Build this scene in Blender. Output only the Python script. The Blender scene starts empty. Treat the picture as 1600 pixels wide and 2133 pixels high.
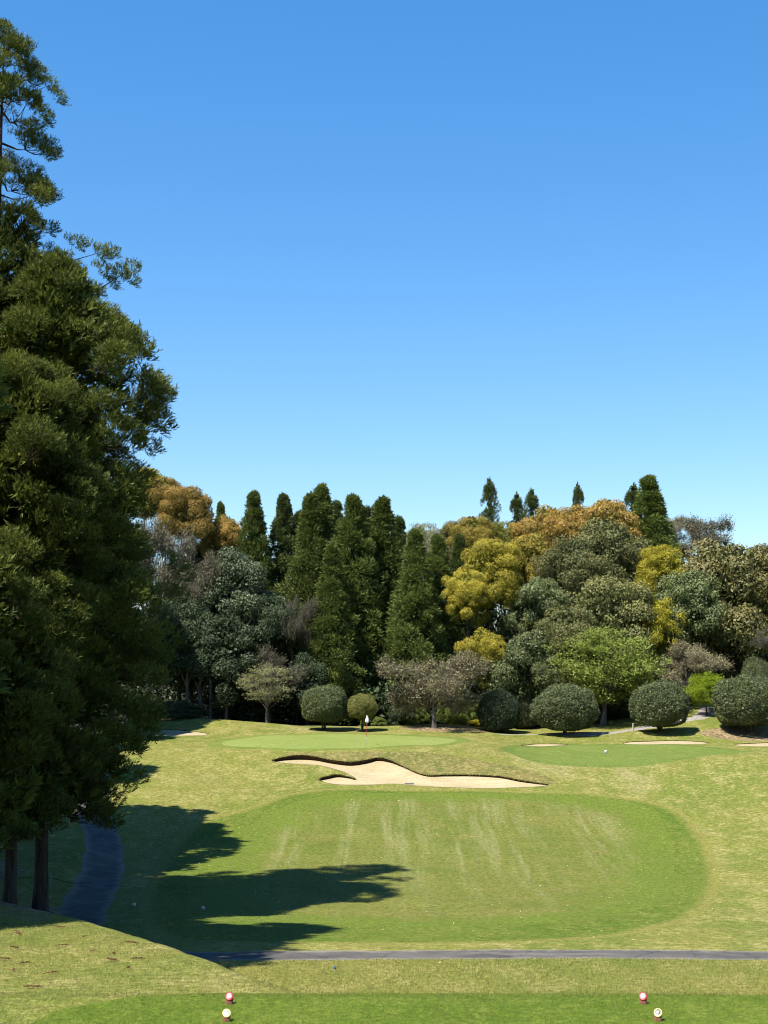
import bpy, math
import numpy as np
from mathutils import Vector
from mathutils.geometry import delaunay_2d_cdt

R = math.radians
SC = bpy.context.scene
COL = SC.collection

# ------------------------------------------------------------------ camera
F = 3200.0                       # focal length in photo pixels (1600 x 2133)
CX, CY, HOR = 800.0, 1066.5, 1425.0
PH = math.atan((HOR - CY) / F)   # upward pitch
CP, SP = math.cos(PH), math.sin(PH)
cam = bpy.data.cameras.new('camera')
cam.sensor_fit = 'VERTICAL'
cam.sensor_height = 24.0
cam.sensor_width = 18.0
cam.lens = 24.0 * F / 2133.0
cam.clip_start = 0.1
cam.clip_end = 3000.0
camo = bpy.data.objects.new('camera', cam)
camo.rotation_euler = (R(90) + PH, 0, 0)
COL.objects.link(camo)
SC.camera = camo

# ------------------------------------------------------------------ sky and sun
SUN_EL = R(59.5)
SH = (math.cos(R(42)), math.sin(R(42)))           # direction shadows fall (x right, y away)
W = bpy.data.worlds.new('World')
SC.world = W
W.use_nodes = True
nt = W.node_tree
nt.nodes.clear()
sky = nt.nodes.new('ShaderNodeTexSky')
sky.sky_type = 'NISHITA'
sky.sun_disc = False
sky.sun_elevation = SUN_EL
sky.sun_rotation = math.atan2(-SH[0], -SH[1])
sky.altitude = 0.0
sky.air_density = 1.0
sky.dust_density = 0.15
sky.ozone_density = 3.5
hs = nt.nodes.new('ShaderNodeHueSaturation')
hs.inputs['Saturation'].default_value = 1.53
hs.inputs['Hue'].default_value = 0.505
bg = nt.nodes.new('ShaderNodeBackground')
bg.inputs['Strength'].default_value = 0.118
wo = nt.nodes.new('ShaderNodeOutputWorld')
gm = nt.nodes.new('ShaderNodeGamma')
gm.inputs['Gamma'].default_value = 0.75
nt.links.new(sky.outputs[0], gm.inputs['Color'])
nt.links.new(gm.outputs[0], hs.inputs['Color'])
nt.links.new(hs.outputs[0], bg.inputs['Color'])
nt.links.new(bg.outputs[0], wo.inputs['Surface'])

sun = bpy.data.lights.new('sun', 'SUN')
sun.energy = 5.0
sun.angle = R(0.53)
sun.color = (1.0, 0.955, 0.87)
suno = bpy.data.objects.new('sun', sun)
sd = Vector((SH[0] * math.cos(SUN_EL), SH[1] * math.cos(SUN_EL), -math.sin(SUN_EL)))
suno.rotation_euler = sd.to_track_quat('-Z', 'Y').to_euler()
suno.location = (-40, -40, 80)
COL.objects.link(suno)

SC.view_settings.view_transform = 'Standard'
SC.view_settings.look = 'None'
SC.view_settings.gamma = 1.0
SC.view_settings.use_curve_mapping = False
SC.view_settings.exposure = 1.35
SC.render.engine = 'CYCLES'
SC.cycles.max_bounces = 6
SC.cycles.diffuse_bounces = 3
SC.cycles.glossy_bounces = 2
SC.cycles.transmission_bounces = 3
SC.cycles.transparent_max_bounces = 4
SC.cycles.use_denoising = True
SC.cycles.filter_width = 1.05
SC.cycles.use_adaptive_sampling = False

# ------------------------------------------------------------------ pixel rays
def ray(px, py):
    u = (np.asarray(px, float) - CX) / F
    v = (CY - np.asarray(py, float)) / F
    yy = CP - v * SP
    return u / yy, (SP + v * CP) / yy            # x and z for each metre of depth
def slope(py):
    return ray(CX, py)[1]
def at(px, py, d):
    a, b = ray(px, py)
    return np.array([a * d, d, b * d])

def sstep(a, b, x):
    t = np.clip((np.asarray(x, float) - a) / (b - a), 0, 1)
    return t * t * (3 - 2 * t)

# ------------------------------------------------------------------ terrain height
DG = np.arange(-20, 500, 0.25)
def profile(pts, tail, sig):
    d = np.array([p[0] for p in pts], float)
    z = np.array([p[0] * slope(p[1]) for p in pts])
    z0 = z[-1]
    d = np.concatenate([[-20], d, [t[0] for t in tail]])
    z = np.concatenate([[z[0]], z, [z0 + t[1] for t in tail]])
    g = np.interp(DG, d, z)
    k = np.arange(-40, 41) * 0.25
    w = np.exp(-0.5 * (k / sig) ** 2); w /= w.sum()
    gp = np.pad(g, 40, mode='edge')
    return np.convolve(gp, w, 'valid')
PC = profile([(45, 1999), (47.5, 1974), (50, 1956), (58, 1905), (66, 1855), (74, 1802), (82, 1745), (90, 1684),
              (95, 1650), (97.5, 1635), (100, 1612), (103, 1584), (105, 1565), (107, 1557), (116, 1541), (126, 1528),
              (131, 1520)], [(138, .2), (150, 1.4), (170, 4.5), (200, 8), (260, 10), (500, 11)], 0.8)
PR = profile([(45, 1999), (47.5, 1974), (50, 1956), (58, 1905), (66, 1855), (74, 1802), (82, 1745), (89, 1692),
              (95, 1645), (98, 1620), (101, 1598), (106, 1583), (112, 1567), (119, 1551), (124, 1543), (130, 1529), (133, 1524)],
             [(138, .3), (150, 3.0), (170, 7.5), (200, 11), (260, 13), (500, 14)], 1.2)
PL = profile([(45, 1999), (47.5, 1974), (50, 1956), (58, 1905), (66, 1855), (74, 1802), (82, 1745), (90, 1680),
              (96, 1630), (102, 1590), (110, 1558), (118, 1540), (126, 1528), (131, 1516)],
             [(138, .2), (150, 1.4), (170, 4.5), (200, 8), (260, 10), (500, 11)], 1.5)
TY = [-60, 1.5, 9, 12, 25, 26, 29, 33, 42, 52, 59, 66, 80]
TZ = [-1.65, -1.65, -4.75, -4.92, -4.92, -5.06, -5.22, -5.5, -6.25, -7.19, -7.95, -9.2, -14]
XCY = [26.0, 29, 33, 42, 52, 59, 80]
XCX = [-1.5, -2.95, -4.6, -8.34, -12.7, -15.0, -22]
DEX = [-60, -1.74, 1, 4, 6, 8, 12, 60]
DEY = [26.1, 26.1, 26.15, 26.1, 25.7, 25.2, 24.6, 22]

def gauss(x, y, cx, cy, sx, sy):
    return np.exp(-0.5 * (((x - cx) / sx) ** 2 + ((y - cy) / sy) ** 2))

def Z(x, y):
    x = np.asarray(x, float); y = np.asarray(y, float)
    c = np.interp(y, DG, PC); r = np.interp(y, DG, PR); l = np.interp(y, DG, PL)
    wr = sstep(5.5, 12.5, x); wl = sstep(-8, -14, x)
    b = c * (1 - wr) * (1 - wl) + r * wr + l * wl
    b = b + 0.85 * gauss(x, y, -16.5, 129.5, 7.5, 3.2)
    b = b + 0.42 * gauss(x, y, 4.4, 131.0, 4.2, 2.0)
    b = b + 1.5 * gauss(x, y, 29, 138, 7, 7) + 0.35 * gauss(x, y, 31, 128, 5, 3)
    b = b + 0.28 * gauss(x, y, 14, 125.5, 5, 1.6) + 0.3 * gauss(x, y, 22, 126.0, 5, 1.6)
    b = b + sstep(13, 27, x) * sstep(50, 66, y) * (1 - sstep(98, 112, y)) * 1.3
    b = b + sstep(-11.8, -15.5, x) * sstep(46, 56, y) * (1 - sstep(72, 95, y)) * 0.75
    b = b + (0.05 * np.sin(x * .45 + 1.3) * np.sin(y * .31) + 0.03 * np.sin(x * .9 + y * .7)) * sstep(48, 55, y)
    b = b + sstep(34, 70, np.abs(x)) * 2.0 * sstep(40, 80, y)
    t = np.interp(y, TY, TZ)
    t = t + 0.05 * np.sin(x * .8 + y * .35) * sstep(27, 30, y)
    s1 = np.maximum(0, x - np.interp(y, XCY, XCX)) * 0.9 + np.where(y < 26.0, 99, 0)
    s2 = np.maximum(0, y - np.interp(x, DEX, DEY))
    k2 = 0.50 - 0.30 * sstep(-.5, 3.5, x)
    s1 = np.where(s1 < 0.5, s1 * s1, s1 - 0.25)
    drop = np.minimum(1.55 * s1, k2 * s2)
    h = t - drop
    k = 0.25
    return np.where(np.abs(h - b) > 4 * k, np.maximum(h, b),
                    k * np.logaddexp(np.clip(h / k, -600, 600), np.clip(b / k, -600, 600)))

MD = np.concatenate([np.arange(20, 60, .05), np.arange(60, 200, .1)])
def hit(px, py):
    a, b = ray(px, py)
    f = Z(a * MD, MD) - b * MD
    i = np.argmax(f >= 0)
    if f[i] < 0 or i == 0: i = len(MD) - 1 if f[i] < 0 else 1
    f0, f1 = f[i - 1], f[i]
    d = MD[i - 1] + (MD[i] - MD[i - 1]) * (0 - f0) / (f1 - f0 + 1e-9)
    return np.array([a * d, d])

# ------------------------------------------------------------------ materials
def mat(name):
    m = bpy.data.materials.new(name); m.use_nodes = True
    n = m.node_tree; n.nodes.clear()
    return m, n
def N(n, t, **kw):
    q = n.nodes.new(t)
    for k, v in kw.items():
        if k.startswith('i_'):
            q.inputs[k[2:].replace('_', ' ')].default_value = v
        else: setattr(q, k, v)
    return q
def L(n, a, b): n.links.new(a, b)
def rgba(c): return (c[0], c[1], c[2], 1.0)
def mixc(n, fac, a, b):
    q = n.nodes.new('ShaderNodeMix'); q.data_type = 'RGBA'
    for s, v in ((0, fac), (6, a), (7, b)):
        if hasattr(v, 'links') or isinstance(v, bpy.types.NodeSocket): L(n, v, q.inputs[s])
        else: q.inputs[s].default_value = v if s == 0 else rgba(v)
    return q.outputs[2]
def mathn(n, op, a, b=None, c=None):
    q = n.nodes.new('ShaderNodeMath'); q.operation = op
    for i, v in enumerate((a, b, c)):
        if v is None: continue
        if isinstance(v, bpy.types.NodeSocket): L(n, v, q.inputs[i])
        else: q.inputs[i].default_value = v
    return q.outputs[0]
def noise(n, vec, scale, detail=3, rough=.55):
    q = N(n, 'ShaderNodeTexNoise'); q.inputs['Scale'].default_value = scale
    q.inputs['Detail'].default_value = detail; q.inputs['Roughness'].default_value = rough
    L(n, vec, q.inputs['Vector']); return q.outputs[0]
def ramp(n, v, a, b, x=0., y=1.):
    q = N(n, 'ShaderNodeMapRange'); q.inputs[1].default_value = a; q.inputs[2].default_value = b
    q.inputs[3].default_value = x; q.inputs[4].default_value = y
    q.interpolation_type = 'SMOOTHSTEP'
    L(n, v, q.inputs[0]); return q.outputs[0]
def scaled(n, vec, s):
    q = N(n, 'ShaderNodeVectorMath', operation='MULTIPLY'); L(n, vec, q.inputs[0]); q.inputs[1].default_value = s
    return q.outputs[0]
def out(n, sh):
    o = N(n, 'ShaderNodeOutputMaterial'); L(n, sh, o.inputs['Surface'])

PA = .78
def plain(name, col, rough=.6, spec=.3, var=0.0, scale=20., metal=0.):
    col = tuple(v * PA for v in col)
    m, n = mat(name)
    p = N(n, 'ShaderNodeBsdfPrincipled')
    p.inputs['Roughness'].default_value = rough; p.inputs['Specular IOR Level'].default_value = spec
    p.inputs['Metallic'].default_value = metal
    tc = N(n, 'ShaderNodeTexCoord')
    nz = noise(n, tc.outputs['Object'], scale, 4)
    c = mixc(n, ramp(n, nz, .3, .7), tuple(v * (1 - var) for v in col), tuple(min(1, v * (1 + var)) for v in col))
    L(n, c, p.inputs['Base Color'])
    out(n, p.outputs[0]); return m

GA = .49
def ga(c): return tuple(v * GA for v in c)
def grass_mat(name, base, dry, lush, dry_amt=.4, patch=.16, speck=22., bump=.6, stripes=None, edge=None, wear=None):
    """mown turf: patches of dry and lush grass, blade speckle"""
    base, dry, lush = ga(base), ga(dry), ga(lush)
    if stripes: stripes = ga(stripes)
    if edge: edge = (ga(edge[0]), edge[1])
    if wear: wear = (ga(wear[0]), wear[1])
    m, n = mat(name)
    p = N(n, 'ShaderNodeBsdfPrincipled')
    p.inputs['Roughness'].default_value = .85; p.inputs['Specular IOR Level'].default_value = .12
    g = N(n, 'ShaderNodeNewGeometry').outputs['Position']
    big = noise(n, scaled(n, g, (1, .6, 1)), patch, 4, .6)
    mid = noise(n, scaled(n, g, (1, .55, 1)), patch * 7, 4, .65)
    fine = noise(n, g, speck, 2, .7)
    fine2 = noise(n, g, speck * .28, 3, .7)
    f1 = mathn(n, 'ADD', mathn(n, 'MULTIPLY', big, .55), mathn(n, 'MULTIPLY', mid, .45))
    c = mixc(n, ramp(n, f1, .36, .60), lush, base)
    c = mixc(n, mathn(n, 'MULTIPLY', ramp(n, mathn(n, 'ADD', mathn(n, 'MULTIPLY', mid, .6), mathn(n, 'MULTIPLY', fine2, .4)), .47, .66), dry_amt), c, dry)
    if stripes:
        # pale tyre and mowing lines running up the fairway, bent by a slow wobble
        wob = noise(n, scaled(n, g, (.0, .09, 0)), 1.0, 2)
        x = N(n, 'ShaderNodeSeparateXYZ'); L(n, g, x.inputs[0])
        xx = mathn(n, 'ADD', x.outputs[0], mathn(n, 'MULTIPLY', wob, .6))
        cmb = N(n, 'ShaderNodeCombineXYZ'); L(n, xx, cmb.inputs[0]); L(n, mathn(n, 'MULTIPLY', x.outputs[1], .04), cmb.inputs[1])
        s1 = noise(n, cmb.outputs[0], 1.7, 5, .7)
        s2 = noise(n, scaled(n, cmb.outputs[0], (1, 1.6, 1)), .34, 2, .5)
        mask = None
        for xc, w in ((-4.6, 1.0), (1.2, 1.4), (6.4, 1.7), (11.8, 1.9), (4.0, .4), (-1.6, .5)):
            dd = mathn(n, 'DIVIDE', mathn(n, 'SUBTRACT', xx, xc), w)
            e = mathn(n, 'EXPONENT', mathn(n, 'MULTIPLY', mathn(n, 'MULTIPLY', dd, dd), -1.))
            mask = e if mask is None else mathn(n, 'ADD', mask, e)
        fade = ramp(n, x.outputs[1], 60., 84., .25, 1.)
        c = mixc(n, mathn(n, 'MULTIPLY', ramp(n, s2, .40, .62), .4), c, base)
        c = mixc(n, mathn(n, 'MULTIPLY', mathn(n, 'MINIMUM', mathn(n, 'MULTIPLY', mathn(n, 'MULTIPLY', ramp(n, s1, .40, .70), mask), fade), 1.), .68), c, stripes)
        # faint bands across, from the mower's turns
        cm2 = N(n, 'ShaderNodeCombineXYZ'); L(n, mathn(n, 'MULTIPLY', x.outputs[0], .03), cm2.inputs[0]); L(n, x.outputs[1], cm2.inputs[1])
        s3 = noise(n, cm2.outputs[0], .42, 3, .6)
        c = mixc(n, mathn(n, 'MULTIPLY', ramp(n, s3, .50, .66), .35), c, dry)
    if edge:
        at_ = N(n, 'ShaderNodeAttribute', attribute_name='edge')
        e = mathn(n, 'ADD', at_.outputs['Fac'], mathn(n, 'MULTIPLY', mathn(n, 'SUBTRACT', mid, .5), edge[1] * 1.6))
        c = mixc(n, ramp(n, e, edge[1] * .35, edge[1] * 1.5, 1, 0), c, edge[0])
    if wear:
        wr = ramp(n, noise(n, scaled(n, g, (1, .7, 1)), wear[1], 5, .65), .58, .72)
        c = mixc(n, mathn(n, 'MULTIPLY', wr, .8), c, wear[0])
    sp = mathn(n, 'MULTIPLY', ramp(n, fine, .25, .75, .70, 1.30), ramp(n, fine2, .28, .72, .72, 1.28))
    v = N(n, 'ShaderNodeVectorMath', operation='SCALE'); L(n, c, v.inputs[0]); L(n, sp, v.inputs['Scale'])
    L(n, v.outputs[0], p.inputs['Base Color'])
    b = N(n, 'ShaderNodeBump'); b.inputs['Strength'].default_value = bump; b.inputs['Distance'].default_value = .05
    L(n, mathn(n, 'ADD', fine, fine2), b.inputs['Height']); L(n, b.outputs[0], p.inputs['Normal'])
    out(n, p.outputs[0]); return m

M = {}
M['rough'] = grass_mat('rough_grass', (.285, .272, .060), (.44, .395, .150), (.190, .228, .036), .6, .13, 16., 1.0, wear=((.42, .365, .16), .075))
M['mound_rough'] = M['rough']
M['first_cut'] = grass_mat('first_cut_grass', (.160, .208, .024), (.25, .255, .055), (.118, .182, .016), .45, .2, 18., .9, edge=((.275, .265, .058), .55))
M['fairway'] = grass_mat('fairway_grass', (.188, .200, .034), (.24, .228, .058), (.150, .186, .025), .55, .1, 20., .6,
                         stripes=(.37, .36, .16), edge=((.155, .208, .024), 2.6))
M['tee'] = grass_mat('tee_grass', (.165, .235, .022), (.25, .28, .05), (.115, .190, .012), .45, .35, 30., .8)
M['green'] = grass_mat('green_grass', (.285, .335, .082), (.32, .35, .11), (.25, .315, .066), .3, .15, 30., .15)
M['green2'] = grass_mat('practice_green_grass', (.190, .245, .045), (.245, .275, .07), (.155, .218, .033), .45, .22, 30., .15)
M['collar'] = grass_mat('collar_grass', (.215, .255, .045), (.30, .30, .10), (.155, .22, .032), .45, .3, 25., .4)
M['collar2'] = grass_mat('second_collar_grass', (.165, .225, .038), (.26, .27, .085), (.125, .195, .028), .5, .3, 25., .4)
M['bank'] = grass_mat('dry_bank_grass', (.26, .225, .065), (.38, .305, .13), (.17, .185, .042), .8, .35, 13., 1.1)
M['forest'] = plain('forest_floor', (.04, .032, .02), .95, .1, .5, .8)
M['litter'] = plain('leaf_litter', (.19, .14, .075), .95, .1, .55, 3.5)

def sand_mat():
    m, n = mat('bunker_sand')
    p = N(n, 'ShaderNodeBsdfPrincipled'); p.inputs['Roughness'].default_value = .95; p.inputs['Specular IOR Level'].default_value = .1
    g = N(n, 'ShaderNodeNewGeometry').outputs['Position']
    a = noise(n, g, .5, 4, .6); b = noise(n, g, 5., 4, .7)
    rk = noise(n, scaled(n, g, (.25, 2.2, 1)), 2.2, 2, .5)
    c = mixc(n, ramp(n, a, .35, .65), (.275, .222, .128), (.31, .258, .160))
    c = mixc(n, mathn(n, 'MULTIPLY', ramp(n, mathn(n, 'ADD', mathn(n, 'MULTIPLY', b, .5), mathn(n, 'MULTIPLY', rk, .5)), .46, .62), .6), c, (.22, .17, .09))
    L(n, c, p.inputs['Base Color'])
    bp = N(n, 'ShaderNodeBump'); bp.inputs['Strength'].default_value = .8; bp.inputs['Distance'].default_value = .08
    L(n, mathn(n, 'ADD', b, rk), bp.inputs['Height']); L(n, bp.outputs[0], p.inputs['Normal'])
    out(n, p.outputs[0]); return m
M['sand'] = sand_mat()
M['soil'] = plain('lip_soil', (.05, .033, .02), .95, .1, .45, 9.)

def asphalt_mat():
    m, n = mat('worn_asphalt')
    p = N(n, 'ShaderNodeBsdfPrincipled'); p.inputs['Roughness'].default_value = .9; p.inputs['Specular IOR Level'].default_value = .2
    g = N(n, 'ShaderNodeNewGeometry').outputs['Position']
    a = noise(n, g, .6, 5, .65); b = noise(n, g, 30., 2, .7); e = noise(n, g, 1.6, 4, .7)
    c = mixc(n, ramp(n, a, .3, .7), (.050, .046, .043), (.082, .076, .069))
    ck = N(n, 'ShaderNodeTexVoronoi', feature='DISTANCE_TO_EDGE'); ck.inputs['Scale'].default_value = .42
    wv = N(n, 'ShaderNodeVectorMath', operation='MULTIPLY_ADD'); L(n, noise(n, g, 1.2, 4, .6), wv.inputs[0]); wv.inputs[1].default_value = (1.2, 1.2, 0); L(n, g, wv.inputs[2])
    L(n, wv.outputs[0], ck.inputs['Vector'])
    c = mixc(n, mathn(n, 'MULTIPLY', ramp(n, ck.outputs['Distance'], .0, .03, 1, 0), .6), c, (.022, .021, .02))
    c = mixc(n, mathn(n, 'MULTIPLY', ramp(n, noise(n, scaled(n, g, (.35, 1, 1)), .9, 4, .65), .52, .66), .55), c, (.125, .115, .10))
    ed = N(n, 'ShaderNodeAttribute', attribute_name='edge').outputs['Fac']
    c = mixc(n, mathn(n, 'MULTIPLY', ramp(n, mathn(n, 'ADD', ed, mathn(n, 'MULTIPLY', mathn(n, 'SUBTRACT', e, .5), 1.1)), .02, .42, 1, 0), .75), c, (.15, .135, .108))
    v = N(n, 'ShaderNodeVectorMath', operation='SCALE'); L(n, c, v.inputs[0]); L(n, ramp(n, b, .2, .8, .75, 1.25), v.inputs['Scale'])
    L(n, v.outputs[0], p.inputs['Base Color'])
    bp = N(n, 'ShaderNodeBump'); bp.inputs['Strength'].default_value = .4; bp.inputs['Distance'].default_value = .01
    L(n, b, bp.inputs['Height']); L(n, bp.outputs[0], p.inputs['Normal'])
    out(n, p.outputs[0]); return m
M['asphalt'] = asphalt_mat()
M['gravel'] = plain('pale_path', (.24, .22, .19), .9, .1, .25, 3.)

def leaf_mat(name, dark, light, new=None, trans=.25, rough=.5, spec=.35):
    """leaf colours vary leaf by leaf; 'tint' marks young growth"""
    dark, light = tuple(v * .82 for v in dark), tuple(v * .82 for v in light)
    if new is not None: new = tuple(v * .82 for v in new)
    m, n = mat(name)
    g = N(n, 'ShaderNodeNewGeometry')
    rnd = g.outputs['Random Per Island']
    c = mixc(n, rnd, dark, light)
    if new is not None:
        t = N(n, 'ShaderNodeAttribute', attribute_name='tint').outputs['Fac']
        c = mixc(n, t, c, new)
    oi = N(n, 'ShaderNodeObjectInfo')
    v = N(n, 'ShaderNodeVectorMath', operation='SCALE'); L(n, c, v.inputs[0])
    L(n, ramp(n, oi.outputs['Random'], 0, 1, .85, 1.15), v.inputs['Scale'])
    c = v.outputs[0]
    p = N(n, 'ShaderNodeBsdfPrincipled')
    p.inputs['Roughness'].default_value = rough; p.inputs['Specular IOR Level'].default_value = spec
    L(n, c, p.inputs['Base Color'])
    tr = N(n, 'ShaderNodeBsdfTranslucent'); L(n, c, tr.inputs['Color'])
    mx = N(n, 'ShaderNodeMixShader'); mx.inputs[0].default_value = trans
    L(n, p.outputs[0], mx.inputs[1]); L(n, tr.outputs[0], mx.inputs[2])
    out(n, mx.outputs[0]); return m
def bark_mat(name, a, b, sc=6.):
    a, b = tuple(v * PA for v in a), tuple(v * PA for v in b)
    m, n = mat(name)
    p = N(n, 'ShaderNodeBsdfPrincipled'); p.inputs['Roughness'].default_value = .9; p.inputs['Specular IOR Level'].default_value = .15
    g = N(n, 'ShaderNodeTexCoord').outputs['Object']
    q = noise(n, scaled(n, g, (1, 1, .12)), sc, 5, .7)
    L(n, mixc(n, ramp(n, q, .35, .65), a, b), p.inputs['Base Color'])
    bp = N(n, 'ShaderNodeBump'); bp.inputs['Strength'].default_value = .8; bp.inputs['Distance'].default_value = .04
    L(n, q, bp.inputs['Height']); L(n, bp.outputs[0], p.inputs['Normal'])
    out(n, p.outputs[0]); return m
M['bark_cedar'] = bark_mat('cedar_bark', (.030, .020, .014), (.085, .06, .043), 9.)
M['bark_grey'] = bark_mat('grey_bark', (.07, .06, .05), (.19, .17, .145), 8.)
M['bark_dark'] = bark_mat('dark_bark', (.03, .024, .018), (.085, .07, .055), 7.)
LM = dict(
    near=leaf_mat('near_cedar_needles', (.028, .052, .011), (.095, .130, .022), (.19, .21, .036), .26, .6, .18),
    cedar=leaf_mat('cedar_needles', (.052, .088, .020), (.135, .17, .036), (.175, .21, .048), .3, .6, .18),
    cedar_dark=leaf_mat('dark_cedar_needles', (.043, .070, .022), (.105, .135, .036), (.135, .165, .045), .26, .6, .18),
    camphor_orange=leaf_mat('orange_camphor_leaves', (.13, .125, .028), (.25, .20, .040), (.42, .26, .06), .36, .55, .22),
    camphor_gold=leaf_mat('gold_camphor_leaves', (.13, .135, .024), (.27, .235, .036), (.42, .31, .05), .36, .55, .22),
    camphor_yellow=leaf_mat('yellow_camphor_leaves', (.15, .16, .022), (.32, .29, .032), (.47, .385, .045), .36, .55, .22),
    bright_yellow=leaf_mat('bright_yellow_leaves', (.18, .185, .016), (.34, .315, .024), (.46, .39, .036), .36, .55, .22),
    olive=leaf_mat('olive_leaves', (.075, .085, .03), (.15, .15, .052), (.22, .19, .065), .26, .55, .22),
    olive_dark=leaf_mat('dark_olive_leaves', (.060, .070, .022), (.15, .145, .045), (.205, .175, .058), .26, .55, .25),
    dark=leaf_mat('dark_evergreen_leaves', (.062, .078, .026), (.145, .155, .050), (.19, .185, .060), .26, .55, .22),
    gloss=leaf_mat('glossy_evergreen_leaves', (.048, .074, .022), (.125, .155, .048), (.17, .195, .07), .2, .5, .3),
    gloss_dark=leaf_mat('shaded_glossy_leaves', (.020, .038, .015), (.056, .082, .030), (.115, .14, .07), .15, .5, .35),  # darker copy of gloss: shade in the colour, pale tint for leaf gleam
    deep=leaf_mat('shade_dark_leaves', (.018, .034, .016), (.048, .070, .028), (.06, .085, .034), .12, .55, .22),  # darkened leaves: the shade of the wood is put into the colour
    fresh=leaf_mat('fresh_green_leaves', (.135, .195, .030), (.265, .325, .058), (.33, .385, .075), .42, .55, .22),
    lime=leaf_mat('lime_leaves', (.20, .30, .013), (.34, .42, .028), None, .4, .55, .22),
    pale=leaf_mat('pale_spring_leaves', (.155, .165, .065), (.28, .28, .13), (.31, .30, .145), .4, .55, .22),
    yellowgreen=leaf_mat('yellow_green_leaves', (.15, .175, .025), (.28, .29, .05), (.34, .33, .06), .4, .55, .22),
    greytwig=leaf_mat('grey_twigs', (.070, .064, .042), (.165, .150, .105), (.17, .16, .085), .15, .7, .2),
    browntwig=leaf_mat('brown_twigs', (.120, .104, .064), (.295, .258, .172), (.27, .24, .10), .22, .7, .2),
    clip=leaf_mat('clipped_leaves', (.060, .082, .028), (.125, .148, .052), (.17, .19, .08), .16, .5, .3),
    clip_yellow=leaf_mat('yellow_clipped_leaves', (.12, .13, .027), (.26, .25, .06), (.32, .30, .08), .22, .5, .3),
    bush=leaf_mat('green_bush_leaves', (.06, .10, .018), (.15, .19, .032), (.20, .235, .045), .26, .55, .22),
)

# ------------------------------------------------------------------ mesh helpers
def quads_mesh(name, V, Q, tint=None, smooth=False):
    V = np.asarray(V, np.float32); Q = np.asarray(Q, np.int32)
    me = bpy.data.meshes.new(name)
    me.vertices.add(len(V)); me.vertices.foreach_set('co', V.ravel())
    k = Q.shape[1]
    me.loops.add(Q.size); me.loops.foreach_set('vertex_index', Q.ravel())
    me.polygons.add(len(Q)); me.polygons.foreach_set('loop_start', np.arange(0, Q.size, k, dtype=np.int32))
    if smooth: me.polygons.foreach_set('use_smooth', np.ones(len(Q), bool))
    if tint is not None:
        a = me.attributes.new('tint', 'FLOAT', 'FACE'); a.data.foreach_set('value', np.asarray(tint, np.float32))
    me.update(calc_edges=True)
    return me
def obj(name, me, m=None, parent=None, loc=(0, 0, 0), rz=0., scale=None):
    o = bpy.data.objects.new(name, me)
    COL.objects.link(o)
    if m is not None:
        if not me.materials: me.materials.append(m)
        if me.materials[0] is not m:
            o.material_slots[0].link = 'OBJECT'; o.material_slots[0].material = m
    o.location = tuple(float(v) for v in loc); o.rotation_euler = (0, 0, rz)
    if scale is not None: o.scale = scale
    if parent is not None: o.parent = parent
    return o
def tag(o, label, cat, group=None):
    o['label'] = label; o['category'] = cat
    if group: o['group'] = group
    return o
def thing(name, label, cat, loc, rz=0., group=None, scale=None):
    o = bpy.data.objects.new(name, None); COL.objects.link(o)
    o.empty_display_size = .2
    o.location = tuple(float(v) for v in loc); o.rotation_euler = (0, 0, rz)
    if scale is not None: o.scale = scale
    return tag(o, label, cat, group)
def struct(o): o['kind'] = 'structure'; return o
def stuff(o, label, cat): o['kind'] = 'stuff'; o['label'] = label; o['category'] = cat; return o

def unit(v): return v / (np.linalg.norm(v, axis=-1, keepdims=True) + 1e-9)
def rdir(rng, n): return unit(rng.normal(size=(n, 3)))
class Geo:
    def __init__(s): s.V = []; s.Q = []; s.T = []; s.n = 0
    def add(s, V, Q, t=0.):
        s.V.append(V); s.Q.append(Q + s.n); s.n += len(V)
        s.T.append(np.broadcast_to(np.asarray(t, float), (len(Q),)))
    def leaves(s, P, D, Nn, Ln, Wd, t=0., fold=.15):
        """pointed leaves or blades: base, two shoulders, tip"""
        n = len(P)
        S = unit(np.cross(D, Nn)); Nn = np.cross(S, D)
        Ln = np.broadcast_to(Ln, (n,))[:, None]; Wd = np.broadcast_to(Wd, (n,))[:, None]
        mid = P + D * Ln * .5 + Nn * Wd * fold
        V = np.stack([P, mid + S * Wd * .5, P + D * Ln, mid - S * Wd * .5], 1).reshape(-1, 3)
        s.add(V, np.arange(4 * n).reshape(n, 4), t)
    def tube(s, pts, rad, k=6, t=0., cap=True):
        pts = np.asarray(pts, float); rad = np.asarray(rad, float); m = len(pts)
        tg = unit(np.gradient(pts, axis=0))
        ref = np.where(np.abs(tg[:, 2:3]) > .9, np.array([[1., 0, 0]]), np.array([[0, 0, 1.]]))
        a = unit(np.cross(tg, ref)); b = np.cross(tg, a)
        an = np.linspace(0, 2 * np.pi, k, endpoint=False)
        V = (pts[:, None] + rad[:, None, None] * (np.cos(an)[None, :, None] * a[:, None] + np.sin(an)[None, :, None] * b[:, None])).reshape(-1, 3)
        i = np.arange(m - 1)[:, None] * k; j = np.arange(k)[None]; j2 = (j + 1) % k
        Q = np.stack([i + j, i + j2, i + k + j2, i + k + j], -1).reshape(-1, 4)
        s.add(V, Q, t)
    def mesh(s, name, smooth=False):
        return quads_mesh(name, np.concatenate(s.V), np.concatenate(s.Q), np.concatenate(s.T), smooth)

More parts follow.
